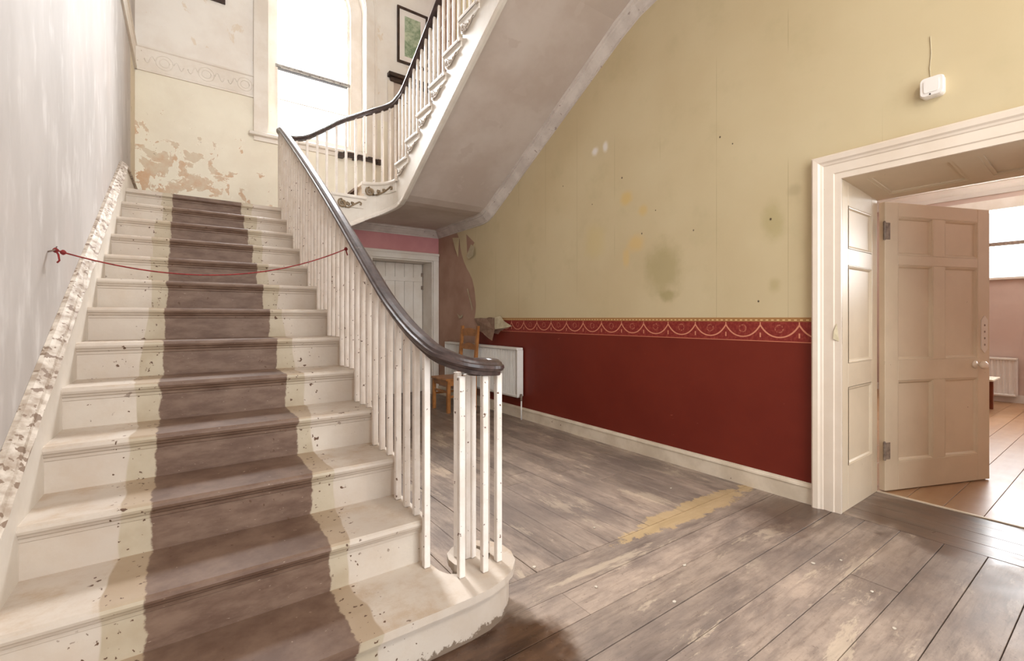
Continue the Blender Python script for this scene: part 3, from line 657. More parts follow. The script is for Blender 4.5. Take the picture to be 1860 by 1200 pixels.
# soffit
bm = B(); rows = []
ysf = [YB, 6.4, 5.91, 5.82, 5.72, 5.6, 5.50, 5.38, 5.26, 4.5, 3.7, 2.95, 2.85, 2.75, 2.65, 2.55, 2.42, 2.3, 1, YF+0.01]
for y in ysf:
    x0 = {6.4: 1.9, YB: 1.9, 5.91: 1.93, 5.82: 2.065, 5.72: 2.14, 5.6: 2.182}.get(y, 2.187)
    rows.append([bm.verts.new((x, min(y, YB-0.004), zsof(y))) for x in (x0, 2.6, 3.0, XR-0.004)] + [bm.verts.new((x, min(y, YB-0.004), zsof(y)+0.05)) for x in (XR-0.004, 3.0, 2.6, x0)])
for a, b in zip(rows, rows[1:]):
    for i in range(8): bm.faces.new((a[i], a[(i+1) % 8], b[(i+1) % 8], b[i]))
bm.faces.new(rows[0]); bm.faces.new(rows[-1][::-1])
S('soffit', bm, M_GREYPLASTER)
bm = B(); xs_ = [(0.80, 2.02), (1.13, 2.14), (1.45, 2.32), (1.75, 2.47), (1.95, 2.62), (2.1, 2.699)]
for (a, za), (b, zb) in zip(xs_, xs_[1:]):
    prism_y([(a, za), (b, zb), (b, zb+0.04), (a, za+0.04)], 5.915, YB-0.001, bm)
S('winder_soffit', bm, M_GREYPLASTER)
# tread returns and carved brackets
def scroll_pts(L, H):
    """S-scroll in local (u along, v up) inside L x H"""
    r = H*0.42; c = (r*1.05, H*0.50); P = []
    for i in range(27):
        a = -0.4*PI + i*(2.6*2*PI/2)/26*1.15; rr = r*(1 - 0.80*(i/26)); P.append((c[0]+rr*math.cos(PI+a), c[1]+rr*math.sin(PI+a)))
    A = P[::-1]
    A += [(c[0]+r*0.75, c[1]-r*0.85), (c[0]+r*1.4, c[1]-r*0.75), (L*0.62, c[1]-r*0.2), (L*0.78, c[1]+r*0.35), (L*0.90, c[1]+r*0.72), (L*0.98, c[1]+r*0.5), (L*0.97, c[1]+r*0.15), (L*0.91, c[1]+r*0.1)]
    return A
def add_scroll(parent, f, L, H, mat, rad):
    for P in (scroll_pts(L, H), [(L*0.44+H*0.15*math.cos(a*0.5+2.0)*(1-a/16), H*0.5+H*0.16*math.sin(a*0.5+2.0)*(1-a/16)) for a in range(13)],
              [(L*0.62+H*0.11*math.cos(a*0.5+2.2)*(1-a/16), H*0.6+H*0.12*math.sin(a*0.5+2.2)*(1-a/16)) for a in range(13)]):
        bm = tube([f(u, v) for u, v in P], [rad*(1.15-0.6*abs(i/len(P)-0.4)) for i in range(len(P))], 6, up=Vector((0.83, -0.55, 0.02)))
        S('scroll', bm, mat, parent, True)
RET = [(0.0, -NT_-0.036), (0.006, -NT_-0.03), (0.010, -NT_-0.012), (0.022, -NT_-0.004), (0.024, -NT_), (0.030, -NT_), (0.034, -NT_*0.5), (0.030, 0.0), (0.0, 0.0)]
def face_path(pts): return pts
for n in range(17, NU):
    y0_, y1_ = yu(n)+0.004, yu(n+1)+0.012
    b = S('bracket', prism_x([(yu(n)-0.028, zn(n)-NT_), (yu(n)-0.028, zn(n)-0.15), (yu(n)-0.06, zn(n)-0.175), (yu(n)-0.12, zn(n)-0.155), (yu(n)-0.2, zn(n)-0.11), (yu(n)-0.27, zn(n)-0.10), (yu(n+1)-0.03, zn(n)-0.085), (yu(n+1)-0.03, zn(n)-NT_)], 2.138, 2.152), M_STRING)
    S('return_nosing', sweep([(2.15, y0_, zn(n)), (2.15, y1_, zn(n))], RET), M_WHITE, b)
    add_scroll(b, lambda u, v, n=n: (2.136, yu(n)-0.04-u, zn(n)-0.185+v), 0.25, 0.115, M_SCROLLW, 0.0085)
# the two curved ends on the turn
b15 = S('bracket', box(B(), XT[15]+0.03, XT[16]+0.02, 5.876, 5.892, zn(15)-0.155, zn(15)-NT_), M_STRING)
S('return_nosing', sweep([(XT[15]-0.004, 5.89, zn(15)), (XT[16]+0.06, 5.89, zn(15))], RET), M_WHITE, b15)
add_scroll(b15, lambda u, v: (XT[15]+0.07+u, 5.873, zn(15)-0.185+v), 0.30, 0.135, M_SCROLL, 0.0125)
arcp = [(XT[16]-0.004, 5.89), (1.83, 5.888)] + [(1.79+0.355*math.sin(a), 5.53+0.355*math.cos(a)) for a in [0.15, 0.3, 0.45, 0.6, 0.75, 0.9, 1.05, 1.2, 1.35, 1.5]] + [(2.15, yu(17)+0.012)]
b16 = S('bracket', sweep([(x, y, zn(16)) for x, y in arcp[1:]], [(0.0, -0.15), (0.012, -0.15), (0.012, -NT_), (0.0, -NT_)]), M_STRING)
S('return_nosing', sweep([(x, y, zn(16)) for x, y in arcp], RET), M_WHITE, b16)
def on_arc(u, v):
    a = 0.22 + u/0.34; return (1.79+0.337*math.sin(a), 5.53+0.337*math.cos(a), zn(16)-0.185+v)
add_scroll(b16, on_arc, 0.40, 0.14, M_SCROLL, 0.0125)
b14 = S('bracket', box(B(), XT[14]+0.03, XT[15]+0.02, 5.876, 5.892, zn(14)-0.155, zn(14)-NT_), M_STRING)
S('return_nosing', sweep([(XT[14]-0.004, 5.89, zn(14)), (XT[15]+0.06, 5.89, zn(14))], RET), M_WHITE, b14)
for n in range(2, 13):
    b = S('bracket', box(B(), XE-0.022, XE-0.012, yn(n)+0.03, yn(n+1)+0.02, zn(n)-0.13, zn(n)-NT_), M_STRING)

# ------------------------------------------------------------------ balustrade
ba = empty('balustrade', (0.83, 1.7, zn(1))); tag(ba, 'dark wooden handrail on thin white square balusters sweeping up the staircase from a scroll', 'balustrade')
BI = Matrix.Translation((-0.83, -1.7, -zn(1)))
def BL(name, bm, mat, parent=None, smooth=False):
    bmesh.ops.transform(bm, matrix=BI, verts=bm.verts[:]); return new_obj(name, bm, mat, parent or ba, smooth)
XB = 0.833
def catmull(P, n=6):
    P = [Vector(p) for p in P]; out = []
    for i in range(len(P)-1):
        p0, p1, p2, p3 = P[max(i-1, 0)], P[i], P[i+1], P[min(i+2, len(P)-1)]
        for k in range(n):
            t = k/n; out.append(0.5*((2*p1)+(p2-p0)*t+(2*p0-5*p1+4*p2-p3)*t*t+(3*p1-p0-3*p2+p3)*t**3))
    out.append(P[-1]); return out
def nl(y): return zn((y-Y0)/G_)
ctrl = []
# scroll: spiral in, then straight pitch, then turn
for i in range(14):                          # from the eye outwards
    a = math.radians(300 - i*38); rr = 0.035 + 0.085*(i/13)
    ctrl.append((1.03+rr*math.cos(a), 1.73+rr*math.sin(a), 1.064))
ctrl = ctrl[:0]
vol_r = [(1.02, 1.775), (1.075, 1.775), (1.108, 1.735), (1.105, 1.68), (1.07, 1.635), (1.01, 1.615), (0.945, 1.622), (0.89, 1.655), (0.852, 1.72), (0.838, 1.80)]
vz = [1.072, 1.072, 1.072, 1.072, 1.074, 1.080, 1.092, 1.112, 1.138, 1.172]
ctrl += [(x, y, z) for (x, y), z in zip(vol_r, vz)]
for y, d in ((1.92, 0.792), (2.08, 0.772), (2.3, 0.764), (2.7, 0.790), (3.2, 0.825), (3.7, 0.850), (4.3, 0.866), (5.0, 0.870), (5.3, 0.866), (5.45, 0.858)):
    ctrl.append((XB, y, nl(y)+d))
ctrl += [(0.840, 5.60, 3.365), (0.868, 5.74, 3.39), (0.91, 5.83, 3.40), (0.96, 5.875, 3.41), (1.06, 5.905, 3.428), (1.191, 5.91, 3.478), (1.38, 5.91, 3.615), (1.577, 5.91, 3.763), (1.80, 5.91, 3.895), (1.96, 5.86, 3.97), (2.08, 5.75, 4.01), (2.145, 5.60, 4.03), (2.16, 5.45, 4.055), (2.16, 5.30, 4.085)]
nlu = lambda y: zn(17)+(5.505-y)*R_/G_
for y, d in ((5.05, 0.755), (4.6, 0.755), (4.2, 0.755), (3.8, 0.755), (3.4, 0.76), (3.0, 0.77)): ctrl.append((2.16, y, nlu(y)+d))
ctrl += [(2.16, 2.7, 5.56), (2.16, 2.3, 5.60), (2.16, 1.0, 5.6)]
rail_path = catmull(ctrl, 5)
RP = [(-0.022, -0.066), (0.022, -0.066), (0.025, -0.050), (0.034, -0.046), (0.040, -0.036), (0.038, -0.024), (0.030, -0.020), (0.026, -0.010), (0.013, 0.0), (-0.013, 0.0), (-0.026, -0.010), (-0.030, -0.020), (-0.038, -0.024), (-0.040, -0.036), (-0.034, -0.046), (-0.025, -0.050)]
hr = BL('handrail', sweep(rail_path, RP), M_RAIL)
BL('scroll_eye', lathe([(0.05, -0.066), (0.056, -0.05), (0.062, -0.036), (0.055, -0.02), (0.04, 0.0)], 20, M=Matrix.Translation((1.035, 1.70, 1.073))), M_RAIL, hr)
def railz(x, y):
    best = min(rail_path[40:], key=lambda p: (p.x-x)**2+(p.y-y)**2); return best.z-0.05
def railz2(x, y):
    # nearest on segments
    bd = 9; bz = 0
    for a, b in zip(rail_path[20:], rail_path[21:]):
        d = Vector((b.x-a.x, b.y-a.y)); L2 = d.length_squared
        if L2 < 1e-9: continue
        t = max(0, min(1, ((x-a.x)*d.x+(y-a.y)*d.y)/L2)); q = (a.x+d.x*t-x)**2+(a.y+d.y*t-y)**2
        if q < bd: bd = q; bz = a.z+(b.z-a.z)*t
    return bz-0.058
HB = 0.0135
def baluster(x, y, zb, zt=None, rz=0.0):
    zt = zt or railz2(x, y); zb += 0.0012
    bm = box(B(), -HB, HB, -HB, HB, 0, zt-zb, bev=0.0025)
    bmesh.ops.transform(bm, matrix=Matrix.Translation((x, y, zb)) @ Matrix.Rotation(rz, 4, 'Z'), verts=bm.verts[:])
    return BL('baluster', bm, M_BALU)
baluster(XB, 1.80, zn(1))
for n in range(2, 13):
    for k in range(3): baluster(XB, yn(n)+0.075+k*G_/3, zn(n))
baluster(XB, yn(13)+0.075, zn(13)); baluster(XB+0.003, yn(13)+0.184, zn(13))
for x, y in ((0.918, 1.648), (1.018, 1.628), (1.112, 1.665), (1.105, 1.752)): baluster(x, y, zn(1), 1.012)
for x, y in ((0.985, 1.80), (1.035, 1.758)): baluster(x, y, zn(1), 1.012, 0.3)
# square newel under the eye of the scroll
bm = box(B(), 1.00, 1.026, 1.752, 1.778, zn(1)+0.0012, 1.005, bev=0.003); BL('newel', bm, M_BALU)
zt_ = 0.95
for x in (0.885, 0.955): pass
for x, y in ((0.86, 5.79), (0.95, 5.875), (1.06, 5.90)): baluster(x, y, zn(13))
for x in (1.18, 1.295, 1.405): baluster(x, 5.91, zn(14))
for x in (1.52, 1.638, 1.757): baluster(x, 5.91, zn(15))
for a in (0.20, 0.52, 0.82, 1.12, 1.42): baluster(1.79+0.375*math.sin(a), 5.53+0.375*math.cos(a), zn(16), rz=-a)
for n in range(17, 25):
    for k in range(3): baluster(2.163, yu(n)-0.055-k*G_/3, zn(n))
# sloping batten and cross piece behind the upper balusters
BL('cross_piece', box(B(), 2.18, 2.62, 4.74, 4.765, 4.06, 4.085), M_BALU)
BL('under_batten', tube([(2.185, 4.76, 4.07), (2.185, 4.0, 4.07+0.76*R_/G_)], 0.008, 5), M_BALU)

# ------------------------------------------------------------------ doorway to the next room
arch = empty('trim_6', (XR, DY1, 0)); tag(arch, kind='structure')
A_ = Matrix.Translation((-XR, -DY1, 0))
def AR(name, bm, mat=M_ARCH, parent=None):
    bmesh.ops.transform(bm, matrix=A_, verts=bm.verts[:]); return new_obj(name, bm, mat, parent or arch)
AW = 0.16
ap = [(0, 0), (0, 0.020), (0.035, 0.020), (0.040, 0.028), (0.095, 0.028), (0.100, 0.034), (0.112, 0.038), (0.122, 0.048), (0.150, 0.052), (0.16, 0.045), (0.16, 0)]     # (away from opening, out of wall)
def jamb(ysign, y, z0, z1):
    return prism(B(), ap, lambda p: (XR-p[1], y+ysign*p[0], z0), lambda p: (XR-p[1], y+ysign*p[0], z1+p[0]))
AR('architrave_jamb', jamb(1, DY1, 0, DZ)); AR('architrave_jamb', jamb(-1, DY0, 0, DZ))
AR('architrave_head', prism(B(), ap, lambda p: (XR-p[1], DY0-p[0], DZ+p[0]), lambda p: (XR-p[1], DY1+p[0], DZ+p[0])))
# panelled reveal (north jamb, facing the opening) and soffit lining
rv = empty('trim_7', (XR, DY1, 0)); tag(rv, kind='structure')
def RV(name, *a, bev=0.003, mat=M_DOORPAINT):
    bm = box(B(), *a, bev=bev); bmesh.ops.transform(bm, matrix=A_, verts=bm.verts[:]); return new_obj(name, bm, mat, rv)
X0, X1 = XR+0.001, XROOM0
RV('back_board', X0, X1, DY1+0.012, DY1+0.02, 0.0, DZ+0.02)
RV('stile', X0, X0+0.10, DY1-0.0, DY1+0.012, 0, DZ); RV('stile', X1-0.11, X1, DY1, DY1+0.012, 0, DZ)
zs_ = [(0.0, 0.29), (0.80, 0.96), (1.60, 1.71), (1.99, DZ)]
for a, b in zs_: RV('rail', X0+0.10, X1-0.11, DY1, DY1+0.012, a, b)
def fram(name, x0, x1, z0, z1, yf, yb, par, mat, T, w=0.022):
    """panel moulding: bead at the frame, slope down to the panel"""
    bm = B(); prof = [(0.0, yf), (0.005, yf), (0.007, yf+(yb-yf)*0.25), (0.013, yf+(yb-yf)*0.35), (w, yb)]
    rings = [[bm.verts.new(p) for p in ((x0+d, y, z0+d), (x1-d, y, z0+d), (x1-d, y, z1-d), (x0+d, y, z1-d))] for d, y in prof]
    for r0, r1 in zip(rings, rings[1:]):
        for i in range(4): bm.faces.new((r0[i], r0[(i+1) % 4], r1[(i+1) % 4], r1[i]))
    bmesh.ops.transform(bm, matrix=T, verts=bm.verts[:]); return new_obj(name, bm, mat, par)
for a, b in ((0.29, 0.80), (0.96, 1.60), (1.71, 1.99)):
    pn_ = RV('panel', X0+0.10, X1-0.11, DY1+0.011, DY1+0.013, a, b, bev=0)
    fram('panel_moulding', X0+0.10, X1-0.11, a, b, DY1-0.003, DY1+0.011, pn_, M_DOORPAINT, A_)
bm = prism_x([(DY0-0.02, DZ), (DY1+0.02, DZ), (DY1+0.02, DZ+0.02), (DY0-0.02, DZ+0.02)], X0, X1)
# soffit lining falls a little towards the next room
def sof(name, x0, x1, y0, y1, d0, d1):
    bm = box(B(), x0, x1, y0, y1, 0, d1-d0)
    for v in bm.verts: v.co.z += DZ + d0 - 0.043*(v.co.x-XR)/(XROOM0-XR)
    bmesh.ops.transform(bm, matrix=A_, verts=bm.verts[:]); return new_obj(name, bm, M_DOORPAINT, rv)
bm.free()
sof('soffit_board', X0, X1, DY0, DY1, 0.012, 0.06)
sof('soffit_rail', X0, X0+0.10, DY0, DY1, 0, 0.012); sof('soffit_rail', X1-0.11, X1, DY0, DY1, 0, 0.012)
for y in (DY0, 0.55, DY1-0.10): sof('soffit_rail', X0+0.10, X1-0.11, y, y+0.10, 0, 0.012)
for y0_, y1_ in ((DY0+0.10, 0.55), (0.65, DY1-0.10)):
    for q in ((X0+0.10, X0+0.118, y0_, y1_), (X1-0.128, X1-0.11, y0_, y1_), (X0+0.118, X1-0.128, y0_, y0_+0.018), (X0+0.118, X1-0.128, y1_-0.018, y1_)): sof('soffit_moulding', *q, 0.003, 0.012)
RV('south_lining', X0, X1, DY0-0.02, DY0-0.001, 0, DZ+0.02, bev=0)
# the door leaf
door = empty('door_1', (XROOM0+0.018, 1.128, 0), math.radians(-21.4)); tag(door, kind='structure')
DW, DT, DH_ = 1.05, 0.044, 2.09
def D(name, x0, x1, z0, z1, y0=-DT/2, y1=DT/2, bev=0.0025, mat=M_DOORPAINT, par=None):
    return new_obj(name, box(B(), x0, x1, y0, y1, z0, z1, bev=bev), mat, par or door)
sx = [0.0, 0.125, 0.465, 0.585, 0.925, DW]; zz = [0.012, 0.215, 0.80, 0.95, 1.64, 1.71, 1.99, DH_]
D('stile', sx[0], sx[1], zz[0], zz[7]); D('stile', sx[4], sx[5], zz[0], zz[7])
for a, b in ((zz[0], zz[1]), (zz[2], zz[3]), (zz[4], zz[5]), (zz[6], zz[7])): D('rail', sx[1], sx[4], a, b)
for a, b in ((zz[1], zz[2]), (zz[3], zz[4]), (zz[5], zz[6])):
    D('muntin', sx[2], sx[3], a, b)
    for p, q in ((sx[1], sx[2]), (sx[3], sx[4])):
        pl = D('panel', p, q, a, b, -0.005, 0.005, 0)
        for s in (-1, 1): fram('panel_moulding', p, q, a, b, s*0.021, s*0.005, pl, M_DOORPAINT, Matrix.Identity(4))
for z in (0.30, 1.88):
    h = tag(D('hinge', -0.012, 0.045, z-0.06, z+0.06, -DT/2-0.004, -DT/2+0.001, 0.001, M_METAL), 'worn metal hinge')
    new_obj('hinge_pin', lathe([(0.008, -0.065), (0.009, -0.06), (0.009, 0.06), (0.005, 0.07)], 10, M=Matrix.Translation((-0.010, -DT/2-0.004, z))), M_METAL, h)
kn = new_obj('door_knob', lathe([(0.028, 0), (0.030, 0.004), (0.024, 0.010), (0.010, 0.014), (0.010, 0.030), (0.022, 0.038), (0.030, 0.052), (0.029, 0.066), (0.018, 0.078), (0.004, 0.081)], 20, M=Matrix.Translation((DW-0.16, -DT/2, 0.90)) @ Matrix.Rotation(PI/2, 4, 'X')), M_ARCH, door, True); tag(kn, 'cream china door knob')
fp = [(DW-0.095, 1.02), (DW-0.06, 0.985), (DW-0.025, 1.02), (DW-0.025, 1.24), (DW-0.06, 1.275), (DW-0.095, 1.24)]
fpl = tag(new_obj('finger_plate', prism_y(fp, -DT/2-0.005, -DT/2), M_WHITE, door), 'white patterned china finger plate')
for z in (1.05, 1.10, 1.15, 1.20):
    new_obj('printed_sprig', lathe([(0.009, 0), (0.007, 0.0015)], 7, M=Matrix.Translation((DW-0.06, -DT/2-0.005, z)) @ Matrix.Rotation(PI/2, 4, 'X')), M_METAL, fpl)

# ------------------------------------------------------------------ the next room
bm = B(); RYS, RYN, RH = -2.8, 3.0, 3.3
tag(bx('wall_room_north', M_ROOMWALL, None, XROOM0, XROOM1+0.3, RYN, RYN+0.2, -0.2, RH), kind='structure')
tag(bx('wall_room_south', M_ROOMWALL, None, XROOM0, XROOM1+0.3, RYS-0.2, RYS, -0.2, RH), kind='structure')
RW = (-1.7, 1.9, 1.87, 2.90)
hole = [(RW[0], RW[2]), (RW[1], RW[2]), (RW[1], RW[3]), (RW[0], RW[3])]
tag(new_obj('wall_room_east', prism_x([(RYS, -0.2), (RYN, -0.2), (RYN, RH), (RYS, RH)], XROOM1, XROOM1+0.25, holes=[hole]), M_ROOMWALL), kind='structure')
tag(bx('ceiling_room', M_ROOMCEIL, None, XROOM0, XROOM1+0.3, RYS-0.2, RYN+0.2, RH, RH+0.2), kind='structure')
w2 = empty('window_2', (XROOM1, 0.1, 1.87)); tag(w2, kind='structure')
def W2(name, mat, *a): 
    bm = box(B(), *a); bmesh.ops.transform(bm, matrix=Matrix.Translation((-XROOM1, -0.1, -1.87)), verts=bm.verts[:]); return new_obj(name, bm, mat, w2)
for y in (RW[0], 0.06, RW[1]-0.06): W2('mullion', M_WHITE, XROOM1+0.1, XROOM1+0.16, y, y+0.06, RW[2], RW[3])
W2('transom', M_METAL, XROOM1+0.09, XROOM1+0.15, RW[0], RW[1], 2.36, 2.415)
W2('head', M_WHITE, XROOM1-0.03, XROOM1, RW[0]-0.15, RW[1]+0.15, RW[3], RW[3]+0.16)
W2('window_sill', M_WHITE, XROOM1-0.05, XROOM1+0.1, RW[0]-0.05, RW[1]+0.05, RW[2]-0.03, RW[2]+0.001)
for a, b in ((RW[0], 0.06), (0.12, RW[1])):
    for c, d in ((RW[2], 2.36), (2.415, RW[3])): W2('pane', M_GLASS, XROOM1+0.12, XROOM1+0.125, a, b, c, d)
tag(bx('baseboard_room', M_RAD, None, XROOM1-0.02, XROOM1, RYS, RYN, 0.004, 0.12), kind='structure')
tag(new_obj('trim_8', sweep([(XROOM1, RYS, RH), (XROOM1, RYN, RH)], [(-a if False else -a, b) for a, b in [(0, 0), (0, -0.16), (0.02, -0.16), (0.05, -0.1), (0.12, -0.05), (0.16, -0.01), (0.16, 0)]]), M_ROOMCEIL), kind='structure')

def radiator(name, loc, rz, L, H, label, pitch=0.033):
    """local: along +x, wall at +y, front faces -y"""
    r = empty(name, loc, rz); tag(r, label, 'radiator')
    bm = B(); n = int(L/pitch); pts = []
    y0, dy = -0.10, 0.018
    for i in range(n):
        x = L*i/n; w = L/n
        pts += [(x, y0), (x+w*0.22, y0+dy), (x+w*0.55, y0+dy), (x+w*0.78, y0)]
    pts += [(L, y0), (L, y0+0.03), (0, y0+0.03)]
    prism_z(pts, 0.035, H-0.03, bm); new_obj('front_panel', bm, M_RAD, r)
    new_obj('back_panel', box(B(), 0, L, -0.045, -0.025, 0.035, H-0.03), M_RAD, r)
    new_obj('top_grille', box(B(), -0.006, L+0.006, -0.115, -0.02, H-0.03, H, bev=0.005), M_RAD, r)
    for x in (-0.008, L+0.002): new_obj('side_panel', box(B(), x, x+0.006, -0.112, -0.02, 0.02, H-0.03), M_RAD, r)
    new_obj('bottom_rail', box(B(), 0, L, -0.105, -0.03, 0.0, 0.035, bev=0.008), M_RAD, r)
    for x in (0.2, L-0.2): new_obj('wall_bracket', box(B(), x, x+0.03, -0.03, 0.0, 0.1, H-0.1), M_RAD, r)
    return r
ra = radiator('radiator', (XR-0.003, 6.46, 0.27), -PI/2, 1.92, 0.62, 'long white ribbed panel radiator on the red wall behind the pine chair')
# tail pipe and valve
vp = new_obj('valve', lathe([(0.010, 0), (0.013, 0.01), (0.013, 0.04), (0.016, 0.05), (0.016, 0.075), (0.008, 0.085)], 12, M=Matrix.Translation((1.965, -0.075, -0.03))), M_METAL, ra, True)
new_obj('tail_pipe', tube([(1.965, -0.075, 0.0), (1.965, -0.075, -0.262)], 0.0095, 8), M_RAD, ra, True)
rb = radiator('radiator', (XROOM1-0.024, 2.3, 0.10), -PI/2, 1.16, 0.57, 'white radiator under the high window in the next room', 0.06)
# low table in the next room
tb = empty('side_table', (8.85, 1.56, 0.004)); tag(tb, 'low wooden side table with a pale top in the next room by the door edge', 'table')
new_obj('table_top', box(B(), -0.25, 0.25, -0.36, 0.36, 0.42, 0.445, bev=0.004), M_CREAMCLOTH, tb)
for x in (-0.2, 0.2):
    for y in (-0.27, 0.30): new_obj('leg', box(B(), x-0.03, x+0.03, y-0.03, y+0.03, 0, 0.42), M_REDWOOD, tb)
new_obj('apron', box(B(), -0.2, 0.2, -0.2, 0.3, 0.36, 0.419), M_REDWOOD, tb)

def chair(name, loc, rz, label, wood, seatmat, H=1.15):
    """faces local -y; origin at the floor centre"""
    c = empty(name, loc, rz); tag(c, label, 'chair')
    s = 0.023; w, d = 0.215, 0.21
    new_obj('seat', box(B(), -w-0.015, w+0.015, -d-0.02, d-0.02, 0.425, 0.455, bev=0.006), seatmat, c)
    for x in (-w, w):
        new_obj('leg', box(B(), x-s, x+s, -d-s+0.02, -d+s+0.02, 0, 0.425, bev=0.004), wood, c)
        bm = prism_x([(d-s, 0), (d+s, 0), (d+s, 0.46), (d+s+0.05, H), (d-s+0.06, H), (d-s, 0.46)], x-s*0.9, x+s*0.9); new_obj('back_post', bm, wood, c)
    for z0, z1, z2 in ((0.62, 0.67, 0.055), (0.82, 0.88, 0.058), (1.01, 1.09, 0.06)):
        yb = d + 0.05*(z0-0.46)/(H-0.46)
        pts = [(-w+s*0.8, z0), (w-s*0.8, z0)] + [(x, z1+0.03*math.cos(x/w*PI/2)) for x in (w-s*0.8, 0.12, 0.06, 0, -0.06, -0.12, -w+s*0.8)]
        new_obj('back_slat', prism_y(pts, yb-0.004, yb+0.014), wood, c)
    new_obj('seat_rail', box(B(), -w, w, -d+0.005, -d+0.03, 0.36, 0.425), wood, c)
    for x in (-w, w): new_obj('seat_rail', box(B(), x-0.01, x+0.01, -d+0.03, d-s, 0.36, 0.425), wood, c)
    for x in (-w, w): new_obj('stretcher', box(B(), x-0.01, x+0.01, -d+0.03, d-s, 0.20, 0.23), wood, c)
    new_obj('stretcher', box(B(), -w, w, d-0.01, d+0.01, 0.24, 0.27), wood, c); new_obj('stretcher', box(B(), -w, w, -d+0.01, -d+0.03, 0.26, 0.29), wood, c)
    return c
chair('dining_chair', (3.0, 5.6, 0.0), -PI/2, 'pine ladder-back chair standing against the radiator under torn wallpaper', M_PINE, M_PINE)
ch2 = chair('dining_chair', (6.35, 0.21, 0.004), 0.5, 'red-brown wooden chair with cream seat cushion, cut off by the right picture edge', M_REDWOOD, M_REDWOOD, 0.85)
new_obj('seat_cushion', box(B(), -0.2, 0.2, -0.2, 0.18, 0.455, 0.51, bev=0.018), M_CREAMCLOTH, ch2)

# ------------------------------------------------------------------ doors on the back wall
d2 = empty('door_2', (DX0, YB, 0)); tag(d2, kind='structure')
def D2(name, mat, *a, par=None, bev=0):
    bm = box(B(), *a, bev=bev); bmesh.ops.transform(bm, matrix=Matrix.Translation((-DX0, -YB, 0)), verts=bm.verts[:]); return new_obj(name, bm, mat, par or d2)
pw = (DX1-DX0-0.04)/6
for k in range(6): D2('plank', M_WHITE, DX0+0.02+k*pw+0.002, DX0+0.02+(k+1)*pw-0.002, YB+0.36, YB+0.385, 0.005, DH-0.02, bev=0.003)
D2('ledge', M_WHITE, DX0+0.03, DX1-0.03, YB+0.345, YB+0.36, 1.88, 1.95); D2('ledge', M_WHITE, DX0+0.03, DX1-0.03, YB+0.345, YB+0.36, 0.2, 0.3)
D2('jamb_lining', M_WHITE, DX1-0.012, DX1, YB, YB+0.399, 0, DH); D2('jamb_lining', M_WHITE, DX0, DX0+0.012, YB, YB+0.399, 0, DH); D2('head_lining', M_WHITE, DX0+0.012, DX1-0.012, YB, YB+0.399, DH-0.015, DH)
for a, b in ((DX1+0.001, DX1+0.10), (DX0-0.16, DX0-0.001)): D2('architrave', M_WHITE, a, b, YB-0.03, YB, 0, 2.205, bev=0.004)
D2('architrave', M_WHITE, DX0-0.16, DX1+0.10, YB-0.032, YB, 2.205, 2.30, bev=0.004); D2('architrave', M_WHITE, DX0-0.18, DX1+0.102, YB-0.045, YB, 2.285, 2.325, bev=0.004)
D2('back_void', M_SLAB, DX0-0.1, DX1+0.1, YB+0.405, YB+0.42, 0, DH+0.1)
for z in (2.0, 1.78): D2('hinge', M_METAL, DX1-0.05, DX1-0.012, YB+0.343, YB+0.35, z-0.03, z+0.03)
d3 = empty('door_3', (2.95, YB, zn(16))); tag(d3, kind='structure')
def D3(name, mat, *a, bev=0):
    bm = box(B(), *a, bev=bev); bmesh.ops.transform(bm, matrix=Matrix.Translation((-2.95, -YB, -zn(16))), verts=bm.verts[:]); return new_obj(name, bm, mat, d3)
D3('architrave', M_WHITE, 2.545, 2.64, YB-0.025, YB-0.001, zn(16), 4.98, bev=0.003); D3('architrave', M_WHITE, 3.30, 3.40, YB-0.025, YB-0.001, zn(16), 4.98, bev=0.003)
D3('leaf', M_GREYPLASTER, 2.64, 3.30, YB-0.012, YB-0.001, zn(16), 4.98)
for k, (a, b) in enumerate(((0.15, 0.85), (1.0, 1.85))): D3('panel', M_WHITE, 2.72, 3.22, YB-0.02, YB-0.012, zn(16)+a, zn(16)+b, bev=0.004)
D3('hood', M_DARKWOOD, 2.54, 3.41, YB-0.10, YB-0.001, 5.02, 5.08, bev=0.006); D3('hood_moulding', M_DARKWOOD, 2.58, 3.37, YB-0.06, YB-0.001, 4.96, 5.02, bev=0.006)

# ------------------------------------------------------------------ small things
def picture(name, x0, x1, z0, z1, label, mount, matn):
    p = empty(name, ((x0+x1)/2, YB-0.001, z0)); tag(p, label, 'picture')
    T = Matrix.Translation((-(x0+x1)/2, -YB+0.001, -z0))
    w = 0.035
    bm = prism_y([(x0, z0), (x1, z0), (x1, z1), (x0, z1)], YB-0.03, YB-0.002, holes=[[(x0+w, z0+w), (x1-w, z0+w), (x1-w, z1-w), (x0+w, z1-w)]])
    bmesh.ops.transform(bm, matrix=T, verts=bm.verts[:]); new_obj('frame', bm, M_DARKWOOD, p)
    bm = box(B(), x0+w, x1-w, YB-0.012, YB-0.006, z0+w, z1-w); bmesh.ops.transform(bm, matrix=T, verts=bm.verts[:]); new_obj('mount', bm, M_PLASTIC, p)
    m = mount; bm = box(B(), x0+w+m, x1-w-m, YB-0.0135, YB-0.012, z0+w+m, z1-w-m); bmesh.ops.transform(bm, matrix=T, verts=bm.verts[:]); new_obj('print', bm, matn, p)
picture('picture', 2.70, 3.22, 5.31, 6.20, 'framed green print with a white mount hanging right of the landing window', 0.09, M_PRINT)
picture('picture', 0.03, 0.40, 5.285, 5.80, 'dark framed picture cut off by the top edge, left of the landing window', 0.05, M_PRINT)
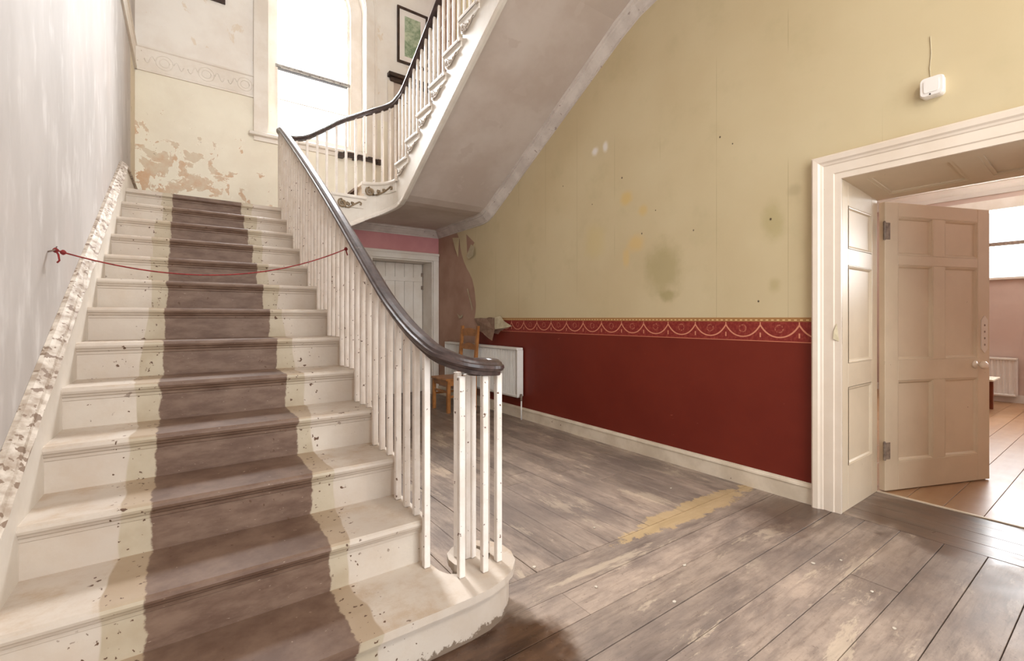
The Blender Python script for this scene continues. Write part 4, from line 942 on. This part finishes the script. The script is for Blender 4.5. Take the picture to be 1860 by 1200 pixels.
# motion detector
dt = empty('motion_detector', (XR-0.003, 0.709, 2.545)); tag(dt, 'small white plastic alarm sensor high on the yellow wall', 'sensor')
def rrect(w, h, r, n=5):
    P = []
    for cx, cy, a in ((w-r, h-r, 0), (-w+r, h-r, PI/2), (-w+r, -h+r, PI), (w-r, -h+r, 1.5*PI)): P += arc(cx, cy, r, a, a+PI/2, n)
    return P
new_obj('back_plate', prism_x(rrect(0.05, 0.054, 0.02), -0.035, 0.0), M_PLASTIC, dt)
new_obj('cover', prism(B(), rrect(0.052, 0.056, 0.022), lambda p: (-0.035, p[0], p[1]), lambda p: (-0.052, p[0]*0.9, p[1]*0.9)), M_PLASTIC, dt)
new_obj('lens', prism_x(rrect(0.032, 0.034, 0.012), -0.056, -0.051), M_PLASTIC, dt)
new_obj('indicator', lathe([(0.004, 0), (0.004, 0.003)], 8, M=Matrix.Translation((-0.052, 0.005, -0.044)) @ Matrix.Rotation(-PI/2, 4, 'Y')), M_BLACK, dt)
new_obj('cable', tube([(-0.002, 0.012, 0.05), (-0.003, 0.016, 0.12), (-0.002, 0.010, 0.2), (-0.003, 0.014, 0.30)], 0.0025, 5), M_PAPERFLAP, dt)
# red rope across the stairs
rp = empty('rope', (XL+0.02, 2.83, 1.55)); tag(rp, 'thin red rope strung across the staircase from a wall hook to a baluster', 'rope')
R0, R1 = Vector((XL+0.022, 2.83, 1.555)), Vector((0.800, 2.89, 1.681))
P = []
for i in range(33):
    t = i/32; p = R0.lerp(R1, t); p.z -= 4*0.135*t*(1-t); P.append(p - Vector((XL+0.02, 2.83, 1.55)))
new_obj('cord', tube(P, 0.0034, 6), M_RED_ROPE, rp, True)
for q in (P[0], P[1]*0.6+P[0]*0.4, P[-1]):
    new_obj('knot', lathe([(0.003, -0.012), (0.010, -0.006), (0.011, 0.003), (0.004, 0.011)], 8, M=Matrix.Translation(q)), M_RED_ROPE, rp, True)
new_obj('tail', tube([P[0], P[0]+Vector((0.01, -0.008, -0.02)), P[0]+Vector((0.012, 0.0, -0.045)), P[0]+Vector((0.004, 0.004, -0.055))], 0.004, 6), M_RED_ROPE, rp, True)
new_obj('tail', tube([P[-1], P[-1]+Vector((0.0, -0.012, -0.02)), P[-1]+Vector((0.004, -0.02, -0.04))], 0.004, 6), M_RED_ROPE, rp, True)
new_obj('wall_hook', tube([P[0]+Vector((-0.026, -0.02, -0.012)), P[0]+Vector((-0.006, -0.016, -0.004)), P[0]+Vector((0.003, -0.003, 0.004)), P[0]+Vector((0.004, 0.004, 0.016))], 0.004, 6), M_METAL, rp, True)
# flakes of paint and plaster on the floor
for i, (x, y, s) in enumerate([(1.42, 1.80, .016), (2.05, 1.37, .014), (1.75, 1.22, .012), (2.6, 1.0, .014), (2.75, 0.93, .011), (2.55, 0.74, .011), (2.9, 2.05, .012), (1.98, 1.93, .013), (2.32, 0.60, .010), (1.55, 1.50, .012)]):
    bm = B(); n = 6
    pts = [(s*random.uniform(0.6, 1.1)*math.cos(k*2*PI/n), s*random.uniform(0.5, 1.0)*math.sin(k*2*PI/n)) for k in range(n)]
    prism_z(pts, 0.0, 0.004, bm)
    for v in bm.verts: v.co.z += max(0, v.co.x)*0.25
    o = new_obj('plaster_flake', bm, M_CHIP); o.location = (x, y, 0.0015); o.scale = (0.75,)*3; tag(o, 'small pale flake of plaster lying on the floorboards', 'flake', 'plaster flakes on the floor')
